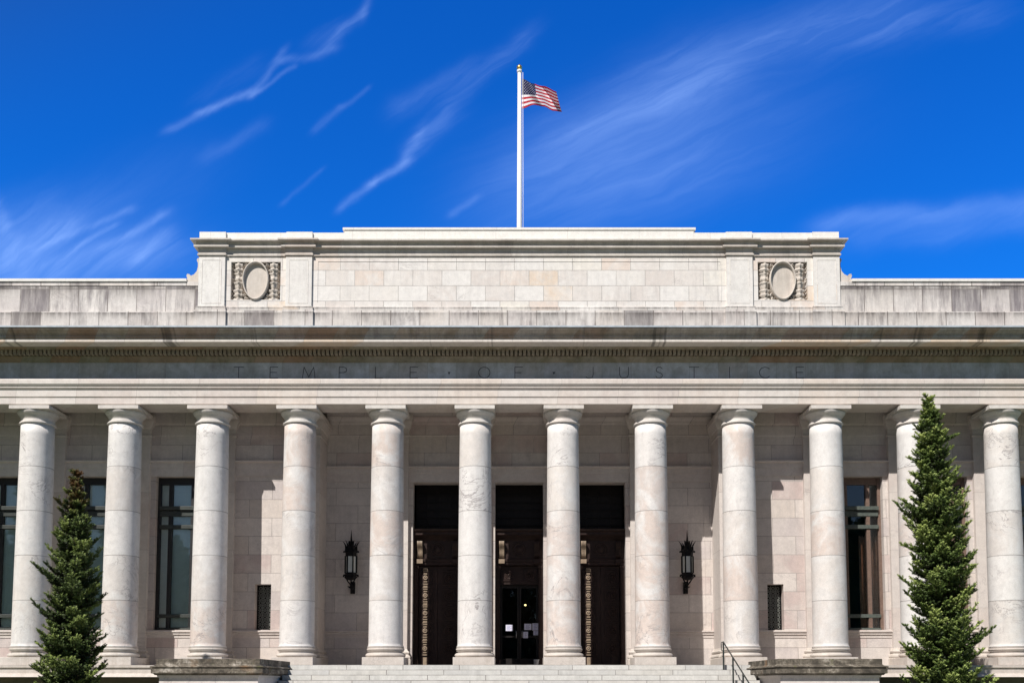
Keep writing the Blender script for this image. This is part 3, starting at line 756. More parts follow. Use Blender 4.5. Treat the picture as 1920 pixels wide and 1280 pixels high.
cyp = [(-.4, zt_+.001), (CO+.012, zt_+.001), (CO+.012, zt_+.10*hc), (CO+.05, zt_+.14*hc), (CO+.05, zt_+.36*hc), (CO+.085, zt_+.40*hc), (CO+.085, zt_+.47*hc), (CO+.12, zt_+.55*hc), (CO+.20, zt_+.80*hc), (CT-.01, zt_+.93*hc), (CT-.01, z613), (-.4, z613)]
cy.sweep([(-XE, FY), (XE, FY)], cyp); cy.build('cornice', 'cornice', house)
ld = MB(); z610 = Z(610.2, FY-CT); zpl = Z(610, -.50)
ld.sweep([(-XE, FY), (XE, FY)], [(.9, z613+.001), (CT+.012, z613+.001), (CT+.012, z610), (.9, z610+.004)])
ld.build('lead_flashing', 'lead', house)
ld = MB(); ld.sweep([(-XE, FY), (XE, FY)], [(-.4, z613+.001), (.899, z613+.001), (.899, z610+.004), (.03, z610+.02), (-.4, z610+.02)]); ld.build('cornice_roof', 'darklead', house)
ZB = z610+.02                               # foot of the attic

# lettering, strokes cut in the frieze
L = {'T': [[(0,1),(1,1)],[(.5,1),(.5,0)]], 'E': [[(1,1),(0,1),(0,0),(1,0)],[(0,.52),(.85,.52)]], 'M': [[(0,0),(.12,1),(.5,.1),(.88,1),(1,0)]],
     'P': [[(0,0),(0,1),(.6,1),(.9,.92),(1,.75),(.9,.58),(.6,.5),(0,.5)]], 'L': [[(0,1),(0,0),(1,0)]], 'F': [[(1,1),(0,1),(0,0)],[(0,.5),(.8,.5)]],
     'O': [[(.5+.5*math.cos(a*math.pi/10), .5+.5*math.sin(a*math.pi/10)) for a in range(21)]],
     'J': [[(1,1),(1,.3),(.88,.08),(.6,0),(.3,.0),(.05,.12)]], 'U': [[(0,1),(0,.32),(.12,.1),(.35,0),(.65,0),(.88,.1),(1,.32),(1,1)]],
     'S': [[(.95,.85),(.75,.97),(.5,1),(.22,.95),(.06,.78),(.15,.6),(.5,.5),(.85,.4),(.96,.22),(.8,.05),(.5,0),(.2,.03),(.0,.17)]],
     'I': [[(0,1),(0,0)]], 'C': [[(1,.84),(.8,.96),(.55,1),(.25,.9),(.06,.7),(0,.5),(.06,.3),(.25,.1),(.55,0),(.8,.04),(1,.16)]]}
wid = {'M': .40, 'O': .36, 'C': .32, 'I': 0, 'T': .30, 'E': .24, 'L': .24, 'F': .24, 'J': .24, 'U': .28, 'S': .22, 'P': .24}
ys = FY-.005; zl0, zl1 = Z(708.5, ys), Z(688, ys)
for ch, px in zip('TEMPLEOFJUSTICE', (447.5, 513.5, 579, 643, 711, 776, 908, 972.5, 1105, 1170, 1236, 1301.5, 1368, 1433, 1500)):
    cx = PX(px, 698, ys); w = wid[ch]; t = MB(); th = .0105; zs = 0
    for li, pl in enumerate(L[ch]):
        pts = [(cx-w/2+p[0]*w, zl0+p[1]*(zl1-zl0)) for p in pl]
        for q, (a, b) in enumerate(zip(pts, pts[1:])):
            dx, dz = b[0]-a[0], b[1]-a[1]; Ln = math.hypot(dx, dz); nx, nz = -dz/Ln*th, dx/Ln*th; ex, ez = dx/Ln*th*.8, dz/Ln*th*.8
            o_ = .0003*((q+li) % 3)
            t.prism([(a[0]-ex+nx, a[1]-ez+nz), (a[0]-ex-nx, a[1]-ez-nz), (b[0]+ex-nx, b[1]+ez-nz), (b[0]+ex+nx, b[1]+ez+nz)], ys-o_, ys+.008)
        if ch in 'TELFPIJU':                       # small serifs
            for e in (pl[0], pl[-1]):
                pass
    t.build('letter', 'ink', frieze)
for px in (842, 1038.5):
    cx = PX(px, 698, ys); zc = (zl0+zl1)/2-.02; t = MB(); t.prism([(cx-.045, zc+.04), (cx, zc-.05), (cx+.045, zc+.04)], ys, ys+.008); t.build('dot', 'ink', frieze)

# ------------------------------------------------------------------ attic
YP, YR, YB = -.41, -.34, 5.0               # pier face, recess face, back
zb_a = ZB; z582 = Z(581.5, YP); z574 = Z(574, YP)
xs = [abs(PX(p, 520, YP)) for p in (372, 421.5, 535.5, 584.5)]; X0, X1, X2, X3 = xs
def attic_path(pier, rec, grow=0, side=0):
    l = [(-X0-grow-side, YB), (-X0-grow-side, pier), (-X1+grow, pier), (-X1+grow, rec), (-X2-grow, rec), (-X2-grow, pier), (-X3+grow, pier), (-X3+grow, rec)]
    return l+[(-x, y) for x, y in reversed(l)]
pl_ = MB(); pl_.sweep(attic_path(-.50, -.42, .075, .02), [(-.25, ZB), (0, ZB), (0, z582-.01), (-.02, z582), (-.25, z582)])
pl_.build('attic_plinth', 'plinth', house)
at = MB(); zat = Z(482, YR)
cart = (abs(PX(433, 520, YR)), abs(PX(526, 520, YR)), Z(562, YR), Z(491, YR))
wall_grid(at, -X0+.01, X0-.01, z582-.05, zat+.25, YR, YB, [(-cart[0], -cart[1], cart[2], cart[3]), (cart[1], cart[0], cart[2], cart[3])])
for s in (-1, 1): at.box(s*cart[0], s*cart[1], YR+.22, YR+.3, cart[2], cart[3])
attic = at.build('attic_wall', 'attic', house)
for s in (-1, 1):
    for (a, b) in ((X0, X1), (X2, X3)):
        pm = MB(); pm.box(s*a, s*b, YP, YR+.05, z582-.02, zat+.2); pm.build('attic_pier', 'pier', house)
pm = MB(); IN = .11
for s in (-1, 1):
    for (a, b) in ((X0, X1), (X2, X3)):
        x0, x1 = sorted((s*a, s*b)); z0, z1 = Z(568, YP), Z(487, YP)
        for (p, q, c, d) in ((x0+IN, x1-IN, z1-.012, z1), (x0+IN, x0+IN+.012, z0, z1-.0125), (x1-IN-.012, x1-IN, z0, z1-.0125), (x0+IN, x1-IN, z0-.0125, z0-.0005)):
            pm.box(p, q, YP-.008, YP+.01, c, d)
# raised frame of the long middle panel
xa = abs(PX(595, 520, YR)); z0, z1 = Z(566, YR), Z(489.5, YR)
for (p, q, c, d) in ((-xa, xa, z1-.02, z1), (-xa, -xa+.02, z0, z1-.021), (xa-.02, xa, z0, z1-.021)):
    pm.box(p, q, YR-.012, YR+.01, c, d)
pm.build('panel_frame', 'attic', attic)
bb = MB(); bb.sweep(attic_path(YP, YR), [(-.2, z582+.001), (.055, z582+.001), (.055, z574-.02), (.02, z574), (-.2, z574)]); bb.build('attic_base_moulding', 'attic', house)
ac = MB()
zz = lambda py, o=0: Z(py, YP-o)
O1, O2, O3 = .04, .135, .222
ac.sweep(attic_path(YP, YR), [(-.2, zz(482.5)), (0, zz(482.5)), (.004, zz(479)), (.008, zz(477.8, O1)), (O1, zz(477.8, O1)), (O1, zz(475, O1)), (.015, zz(474.6, O1)), (.01, zz(469, .01)), (.035, zz(463, .03)), (.045, zz(461.8, O2)), (O2, zz(461.8, O2)), (O2, zz(458.9, O2)), (.075, zz(458.6, O2)), (.08, zz(453, .1)), (.14, zz(449.2, .2)), (.16, zz(448.7, O3)), (O3, zz(448.7, O3)), (O3, zz(446, O3)), (-.2, zz(446, O3)+.03)])
ac.build('attic_cornice', 'acornice', house)
ZK = zz(446, O3)
bl = MB(); zb1 = Z(436.3, YR); zb2 = Z(434.6, YP); zb3 = Z(427, YR-.02); z431 = Z(431.5, YR)
bl.box(-X0+.03, X0-.03, YR, YB-.2, ZK-.05, zb1)
for s in (-1, 1):
    bl.box(s*X0, s*X1, YP+.005, YR+2.2, ZK-.04, zb2); bl.box(s*X2, s*X3, YP+.005, YR+2.2, ZK-.04, zb2+.001)
xc = PX(643, 430, YR); xc = abs(xc)
bl.box(-xc+.06, xc-.06, YR-.012, YB-.5, ZK-.03, z431-.005)
bl.box(-xc, xc, YR-.04, YB-.4, z431-.004, zb3)
cap_ = bl.build('coping', 'coping', house)

# cartouches
def cartouche(s):
    cx = s*(cart[0]+cart[1])/2; cz = (Z(490, YR)+Z(562.5, YR))/2; yb = YR+.215
    a_, b_ = PX(480, 500, YR)-PX(455.5, 500, YR), (Z(489.5, YR)-Z(562.5, YR))/2
    mb = MB(); n = 48; rings = [(.985, yb+.01), (.99, YR-.05), (.955, YR-.065), (.915, YR-.055), (.90, YR-.04), (.895, YR+.06)]
    def egg(t, k):
        w = a_*k*(1-.10*(-math.sin(t))*1.0) if math.sin(t) < 0 else a_*k
        return (cx+a_*k*math.cos(t)*(1+.07*math.sin(t)), cz+b_*k*math.sin(t))
    vs = []; fs = []
    for (k, y) in rings:
        for i in range(n):
            x, z = egg(2*math.pi*i/n, max(k, .02)); vs.append((x, y, z))
    for j in range(len(rings)-1):
        for i in range(n): fs.append((j*n+i, j*n+(i+1) % n, (j+1)*n+(i+1) % n, (j+1)*n+i))
    mb.add(vs, fs, True)
    mb.add(vs[-n:], [tuple(range(n))])
    c = mb.build('cartouche', 'carved', attic)
    # carved balusters of leaves on both sides
    t = MB(); H = cart[3]-cart[2]; zb0 = cart[2]
    for e in (-1, 1):
        bx = cx+e*(abs(cart[0]-cart[1])/2-.235)
        prof = [(.17,.00),(.19,.05),(.10,.075),(.09,.10),(.20,.13),(.17,.17),(.12,.19),(.19,.235),(.20,.27),(.12,.29),(.13,.31),(.16,.40),(.155,.43),(.20,.455),(.19,.475),(.12,.50),(.12,.53),(.17,.56),(.14,.60),(.14,.69),(.18,.72),(.11,.745),(.19,.79),(.20,.81),(.14,.85),(.13,.87),(.17,.90),(.18,.97),(.08,.99)]
        vs = []; fs = []; n = 20
        for (r, h) in prof:
            for i in range(n+1):
                a = math.pi*i/n; rr = r*(1+.07*math.cos(a*10+h*9)); vs.append((bx-rr*math.cos(a), yb-.24*(r/.2)*math.sin(a)*(1+.1*math.cos(a*8)), zb0+h*H))
        for j in range(len(prof)-1):
            for i in range(n): fs.append((j*(n+1)+i, j*(n+1)+i+1, (j+1)*(n+1)+i+1, (j+1)*(n+1)+i))
        t.add(vs, fs, True)
        for h in (.08, .2, .3, .52, .58, .75, .86, .95):                      # leaf tips beside
            for e2 in (-1, 1):
                x = bx+e2*.2; z = zb0+h*H; L_ = .05+.03*((h*37) % 1)
                t.add([(x-.03, yb, z-.05), (x+.03, yb, z-.045), (x+e2*.03, yb-.16, z+.01), (x-.02, yb, z+.06), (x+.03, yb, z+.055)], [(0, 1, 2), (0, 2, 3), (1, 4, 2), (2, 4, 3)])
        for (dx, h, r) in ((.34, .05, .09), (.27, .14, .07), (.30, .95, .08), (.40, .9, .05)):   # scroll lumps by the oval
            x = bx-e*dx*.72; z = zb0+h*H
            vs = []; fs = []; nn = 10
            for j in range(4):
                tt = math.pi/2*j/3.5
                for i in range(nn):
                    a = 2*math.pi*i/nn; k = 1+.25*math.cos(3*a); vs.append((x+r*k*math.cos(tt)*math.cos(a), yb-.2*math.sin(tt), z+r*k*math.cos(tt)*math.sin(a)))
            for j in range(3):
                for i in range(nn): fs.append((j*nn+i, j*nn+(i+1) % nn, (j+1)*nn+(i+1) % nn, (j+1)*nn+i))
            t.add(vs, fs, True)
    t.build('carved_relief', 'carved', c, fixn=False)
cartouche(-1); cartouche(1)
# scroll consoles
for s in (-1, 1):
    c = MB(); y = YP+.1
    out = [(372.5, 536), (372.5, 484), (370.5, 484), (369, 487), (369.5, 490), (371, 492), (371, 500), (369, 508), (364, 514), (358, 517), (355, 514), (351, 513), (349.5, 517), (351, 521), (350.5, 536)]
    pts = [(s*abs(PX(a, b, y)), Z(b, y)) for a, b in out]
    c.prism(pts, y, y+.5); c.build('scroll_bracket', 'carved', house)
# wing parapets
YV = -.36
for s in (-1, 1):
    x0, x1 = s*(X0+.02), s*XE
    xa_, xb_ = sorted((x0, x1)); z536, z586 = Z(536, YV), Z(585.5, YV)
    p = MB(); p.box(xa_, xb_, YV, YV+.7, z586, z536); p.build('parapet', 'parapet', house)
    p = MB(); xp = s*(X0+.115); xa2, xb2 = sorted((xp, x1)); p.box(xa2, xb2, -.43, .3, ZB, z586-.001); p.build('parapet_plinth', 'plinth', house)
    xq = s*abs(PX(350.5, 525, YV)); xa2, xb2 = sorted((xq, x1))
    p = MB(); p.box(xa_, xb_, YV-.02, YV+.72, z536+.001, Z(528.5, YV)); p.build('parapet_rail', 'plinth', house)
    p = MB(); p.box(xa2, xb2, YV-.06, YV+.76, Z(528.4, YV), Z(522, YV-.06)); p.build('parapet_coping', 'coping', house)
# body and roof behind
mb = MB(); zr = Z(536, YV)-.3
mb.box(-XE, XE, YV+.72, 24, TOP+.01, zr); mb.box(-XE, -XE+.4, 6.01, 24, 0, TOP); mb.box(XE-.4, XE, 6.01, 24, 0, TOP); mb.box(-XE, XE, 23.6, 24, GZ, TOP)
mb.box(-XE, XE, 3.1, 24.05, GZ, -.36)
mb.build('roof', 'roof', house)

# ------------------------------------------------------------------ flagpole and flag
YF = 8.0
fx = PX(974, 425, YF); zt = Z(136, YF)
pb = MB(); pts = []
pb.tube([(fx, YF, zr), (fx, YF, zt*.5+zr*.5), (fx, YF, zt)], [.125, .11, .075], 20)
pole = pb.build('flagpole', 'polewhite'); pole['label'] = 'tall white flagpole standing on the roof behind the middle of the attic'; pole['category'] = 'flagpole'
t = MB(); t.lathe(fx, YF, [(.10, zt), (.105, zt+.03), (.105, zt+.08), (.06, zt+.09)], 20); t.build('truck', 'polewhite', pole)
t = MB(); t.lathe(fx, YF, [(.03, zt+.09), (.05, zt+.11), (.10, zt+.15), (.115, zt+.2), (.10, zt+.255), (.05, zt+.30), (.02, zt+.34)], 20); t.build('finial', 'gold', pole)
t = MB(); t.tube([(fx+.14, YF-.02, zt-.02), (fx+.16, YF-.02, zr+1.2)], .01, 6); t.build('halyard', 'polewhite', pole)
def build_flag():
    m, g, b = mat('stars_and_stripes')
    uv = g.n('ShaderNodeSeparateXYZ', {0: g.n('ShaderNodeUVMap', uv_map='UVMap').outputs[0]}); u, v = uv.outputs[0], uv.outputs[1]
    st = g.m('FLOOR', g.m('MULTIPLY', g.m('SUBTRACT', 1, v), 13)); odd = g.m('MODULO', st, 2)
    col = g.mix(odd, (.50,.002,.022), (.86,.84,.88))
    # star grid 11 x 9 diagonal
    su = g.m('MULTIPLY', u, 12/.42); sv = g.m('MULTIPLY', g.m('SUBTRACT', 1, v), 10/.5385)
    iu, iv = g.m('ROUND', su), g.m('ROUND', sv)
    par = g.m('COMPARE', g.m('MODULO', g.m('ADD', iu, iv), 2), 0, .5)
    dist = g.m('SQRT', g.m('ADD', g.m('POWER', g.m('SUBTRACT', su, iu), 2), g.m('POWER', g.m('SUBTRACT', sv, iv), 2)))
    ins = g.m('MULTIPLY', g.m('MULTIPLY', g.m('GREATER_THAN', iu, .5), g.m('LESS_THAN', iu, 11.5)), g.m('MULTIPLY', g.m('GREATER_THAN', iv, .5), g.m('LESS_THAN', iv, 9.5)))
    star = g.m('MULTIPLY', g.m('MULTIPLY', g.m('LESS_THAN', dist, .22), par), ins)
    canton = g.mix(star, (.005,.007,.07), (.8,.8,.84))
    inc = g.m('MULTIPLY', g.m('LESS_THAN', u, .42), g.m('GREATER_THAN', v, 1-.5385))
    col = g.mix(inc, col, canton)
    m.node_tree.links.new(col, b.inputs['Base Color']); b.inputs['Roughness'].default_value = .75
    tl = g.n('ShaderNodeBsdfTranslucent', {'Color': col}); mx = g.n('ShaderNodeMixShader', {0: .22, 1: b.outputs[0], 2: tl.outputs[0]})
    m.node_tree.links.new(mx.outputs[0], m.node_tree.nodes['Material Output'].inputs[0])
    NU, NV = 96, 48; vs = []; fs = []; uvs = []
    s = 1/FPX*(YF-CY)                      # metres per photo pixel
    for j in range(NV+1):
        v = j/NV                            # 0 bottom .. 1 top
        for i in range(NU+1):
            u = i/NU
            top = [(0, 148), (.35, 157), (.7, 162), (1, 172)]; bot = [(0, 204), (.3, 197), (.55, 200), (.8, 208), (1, 210)]
            def ip(tb, q):
                for (a, b_), (c, d) in zip(tb, tb[1:]):
                    if q <= c: t = (q-a)/(c-a); t = t*t*(3-2*t); return b_+(d-b_)*t
                return tb[-1][1]
            py = ip(bot, u)*(1-v)+ip(top, u)*v
            wid_ = 75*(1-v)+60*v
            px = 978.5+wid_*u
            # a travelling wave folds the cloth towards and away from the viewer
            ph = u*7.2+(1-v)*1.3; q_ = u-.40*(1-v); q_ = .5*(q_+math.sqrt(q_*q_+.01))
            dy = -.40*math.sin(6.283*q_/.80)*min(1, u*3)+.07*math.sin(ph*2.4+v*2)*u
            px += 4.5*u*math.sin(ph*1.0+.8)*v
            X_, Z_ = P(px, py, YF+dy); vs.append((X_, YF+dy, Z_))
            uvs.append((u, v))
    for j in range(NV):
        for i in range(NU): a = j*(NU+1)+i; fs.append((a, a+1, a+NU+2, a+NU+1))
    me = bpy.data.meshes.new('flag'); me.from_pydata(vs, [], fs); ul = me.uv_layers.new(name='UVMap')
    for lp in me.loops: ul.data[lp.index].uv = uvs[lp.vertex_index]
    me.polygons.foreach_set('use_smooth', [True]*len(fs)); me.materials.append(m)
    o = bpy.data.objects.new('flag', me); COL.objects.link(o); sl = o.modifiers.new('cloth', 'SOLIDIFY'); sl.thickness = .004
    tag(o, 'stars and stripes flag flying from the top of the rooftop pole', 'flag')
build_flag()

# ------------------------------------------------------------------ wall lanterns
def lantern():
    e = empty('wall_lantern', (0, 0, 0)); yl = 1.78
    xl = 0; zl = lambda py: Z(py, yl)
    z_b, z_t = zl(1078), zl(1037)
    b = MB(); n = 6; r = .185
    def hexr(rr, z, off=0): return [(xl+rr*math.cos(math.pi/3*k+off), yl+rr*math.sin(math.pi/3*k+off), z) for k in range(6)]
    def hex_lathe(mb, prof):
        vs = []; fs = []
        for rr, z in prof: vs += hexr(rr, z)
        for j in range(len(prof)-1):
            for k in range(6): fs.append((j*6+k, j*6+(k+1) % 6, (j+1)*6+(k+1) % 6, (j+1)*6+k))
        fs.append(tuple(reversed(range(6)))); fs.append(tuple(range((len(prof)-1)*6, len(prof)*6))); mb.add(vs, fs)
    hz = (z_t-z_b)
    hex_lathe(b, [(.06, z_b-.16), (.17, z_b-.12), (.21, z_b-.08), (.21, z_b-.04), (.19, z_b-.03), (.235, z_b-.02), (.235, z_b+.03), (.19, z_b+.05), (.19, z_b+.12*hz)])
    hex_lathe(b, [(.19, z_t-.14*hz), (.19, z_t+.02), (.245, z_t+.04), (.245, z_t+.08), (.20, z_t+.10), (.17, z_t+.17), (.09, z_t+.26), (.03, z_t+.36)])
    for k in range(6):
        x, y, _ = hexr(.19, 0)[k]; b.box(x-.022, x+.022, y-.022, y+.022, z_b+.10*hz, z_t-.12*hz)
        x2, y2, _ = hexr(.245, 0)[k]; b.lathe(x2, y2, [(.012, z_t+.02), (.024, z_t+.05), (.012, z_t+.09)], 8); b.lathe(x2*.98+xl*.02, y2*.98+yl*.02, [(.02, z_b-.06), (.03, z_b-.01), (.012, z_b+.03)], 8)

        
    b.build('lantern_body', 'iron', e)
    for k in range(6):
        q = MB(); a, c = hexr(.168, 0)[k], hexr(.168, 0)[(k+1) % 6]
        z0, z1 = z_b+.12*hz, z_t-.14*hz
        a2, c2 = hexr(.160, 0)[k], hexr(.160, 0)[(k+1) % 6]
        q.add([(a[0], a[1], z0), (c[0], c[1], z0), (c[0], c[1], z1), (a[0], a[1], z1), (a2[0], a2[1], z0), (c2[0], c2[1], z0), (c2[0], c2[1], z1), (a2[0], a2[1], z1)], [(0,1,2,3),(7,6,5,4),(0,4,5,1),(1,5,6,2),(2,6,7,3),(3,7,4,0)])
        q.build('glass_pane', 'milk', e)
    # crown of curved spikes
    zs_ = z_t+.10
    for k in range(6):
        sp = MB(); a = math.pi/3*k+math.pi/6*0; H = zl(1014)-zs_ ; pts = []; rs = []
        for i in range(9):
            t = i/8; rr = .17-.02*t+.14*t**2.4; pts.append((xl+rr*math.cos(a), yl+rr*math.sin(a), zs_+H*t)); rs.append(.045*(1-t)**.8+.004)
        sp.tube(pts, rs, 6); sp.build('crown_spike', 'iron', e)
    sp = MB(); sp.tube([(xl, yl, z_t+.2), (xl, yl, z_t+.5), (xl, yl, zl(993))], [.05, .028, .004], 8)
    for a in range(6):
        c, s_ = math.cos(a*math.pi/3+.5), math.sin(a*math.pi/3+.5)
        sp.tube([(xl+.06*c, yl+.06*s_, z_t+.2), (xl+.075*c, yl+.075*s_, z_t+.42), (xl+.10*c, yl+.10*s_, zl(1018))], [.03, .018, .004], 6)
    sp.build('spire', 'iron', e)
    br = MB(); zw = lambda py: Z(py, 2.1)
    for a in (-1, 1):                                      # forked struts under the lantern
        br.tube([(xl+a*.15, yl, z_b-.11), (xl+a*.10, yl+.02, z_b-.2), (xl+a*.02, yl+.08, z_b-.31)], .022, 6)
    br.tube([(xl, yl+.06, z_b-.13), (xl, yl+.08, z_b-.33), (xl, yl+.20, z_b-.42), (xl, YI-.03, zw(1100))], [.03, .04, .055, .05], 8)
    br.tube([(xl-.12, yl+.10, z_b-.36), (xl-.03, yl+.12, z_b-.40), (xl+.10, yl+.12, z_b-.37)], [.01, .045, .012], 6)
    br.box(xl-.075, xl+.075, YI-.09, YI-.001, zw(1112), zw(1090)); br.build('bracket', 'iron', e)
    return e
ln = lantern(); x1 = PX(658, 1060, 1.78); ln.location = (x1, 0, 0)
tag(ln, 'black iron lantern with crown of spikes on the wall left of the doorways', 'lantern', 'iron lanterns flanking the doors')
l2 = copy_tree(ln); l2.location = (PX(1289, 1060, 1.78), 0, 0)
tag(l2, 'black iron lantern with crown of spikes on the wall right of the doorways', 'lantern', 'iron lanterns flanking the doors')

# ------------------------------------------------------------------ notices on the glass doors
yn = 2.825
for (a, b, c, d, lab) in ((948, 961.5, 1170.5, 1182, 'lone landscape sheet of white paper taped to the left glass door leaf'),
                          (983, 996.5, 1168.5, 1180, 'landscape sheet of paper taped highest left on the right glass door leaf'),
                          (998, 1009, 1167.5, 1181, 'tall sheet of paper at the right edge of the right glass door leaf'),
                          (981, 990, 1183.5, 1195.5, 'small portrait notice with dark picture below the landscape sheet'),
                          (1000, 1009, 1181.6, 1190, 'small bluish notice directly below the tall sheet at the door edge')):
    x0, x1 = PX(a, c, yn), PX(b, c, yn); z1, z0 = Z(c, yn), Z(d, yn)
    t = MB(); t.box(x0, x1, yn, yn+.004, z0, z1); o = t.build('paper_notice', 'paper'); tag(o, lab, 'notice', 'paper notices on the glass doors')
    t = MB(); n = 4 if (z1-z0) > .2 else 3
    for i in range(n):
        zc = z1-(z1-z0)*(i+1)/(n+1); t.box(x0+.05, x1-.05-.03*(i % 2), yn-.0015, yn-.0002, zc-.008, zc+.008)
    t.build('printed_lines', 'print', o)
t = MB(); xx = PX(1007, 1240, 2.6); t.lathe(xx, 2.6, [(.085, .002), (.10, .03), (.115, .24), (.12, .25), (.11, .26)], 20)
o = t.build('bucket', 'plastic'); tag(o, 'small white container with an upright handle by the middle door', 'container')
t = MB(); t.tube([(xx+.09, 2.66, .05), (xx+.09, 2.66, .50)], .014); t.build('handle', 'plastic', o)

# ------------------------------------------------------------------ pedestals beside the steps
def pedestal(s):
    e = empty('pedestal', (s*8.36, -2.8, GZ)); xo = 0
    x0, x1, y0, y1 = -1.40, 1.40, -1.70, 1.78        # local
    zt = .10-GZ
    loop = [(x0, y0), (x1, y0), (x1, y1), (x0, y1)]
    def lv(z): return z
    c = MB()
    c.sweep(loop, [(-1.3, zt), (0, zt), (0, zt-.155), (.02, zt-.165), (.04, zt-.185), (.115, zt-.205), (.125, zt-.21), (.125, zt-.235), (.07, zt-.237), (.07, zt-.262), (.10, zt-.265), (.10, zt-.395), (.05, zt-.398), (.04, zt-.42), (.02, zt-.44), (-1.3, zt-.44)], closed=True)
    c.add([(x0+1.31, y0+1.31, zt), (x1-1.31, y0+1.31, zt), (x1-1.31, y1-1.31, zt), (x0+1.31, y1-1.31, zt)], [(0, 1, 2, 3)])
    c.build('cap', 'lichen', e, bevel=.012)
    b = MB(); b.box(x0+.07, x1-.07, y0+.07, y1-.07, .3, zt-.44+.01)
    b.sweep([(x0+.07, y0+.07), (x1-.07, y0+.07), (x1-.07, y1-.07), (x0+.07, y1-.07)], [(-.3, zt-.50), (.03, zt-.50), (.04, zt-.48), (.05, zt-.441), (-.3, zt-.441)], closed=True)
    b.build('body', 'arch', e)
    f = MB(); f.sweep([(x0+.02, y0+.02), (x1-.02, y0+.02), (x1-.02, y1-.02), (x0+.02, y1-.02)], [(-1.2, 0), (.1, 0), (.1, .25), (.02, .31), (-1.2, .31)], closed=True); f.build('foot', 'base', e)
    tag(e, 'low stone pedestal with a mossy blackened cap at the %s end of the steps' % ('left' if s < 0 else 'right, handrail'), 'pedestal', 'pedestals flanking the steps')
pedestal(-1); pedestal(1)

# ------------------------------------------------------------------ handrail
hr = MB(); X = PX(1353.5, 1202, -1.25)
def zs_(y): return -(.155/.41)*(-1.3-y) if y < -1.3 else 0
ytop = -1.45
rail = [(X, ytop, Z(1202.5, ytop))]; zr0 = rail[0][2]
yend = -6.6
rail.append((X, yend, zr0-(ytop-yend)*.383)); hr.tube(rail, .021, 8)
h = empty('handrail', (0, 0, 0)); tag(h, 'dark painted steel handrail running down the right side of the steps', 'handrail')
hr.tube([(X, ytop, zr0), (X-.05, ytop+.02, zr0-.01), (X-.055, ytop+.02, zr0-.06), (X-.055, ytop+.02, zr0-.25), (X, ytop, zr0-.27)], .014, 8)
hr.build('rail', 'rail', h)
for y in (ytop, -2.75, -4.0, -5.25, -6.5):
    zz_ = zr0-(ytop-y)*.383; zb_ = -rh*math.ceil(max(0, (-1.3-y)/.41)); q = MB(); q.box(X-.021, X+.021, y-.021, y+.021, zb_, zz_-.01)
    q.box(X-.06, X+.06, y-.05, y+.05, zb_+.001, zb_+.012); q.build('post', 'rail', h)

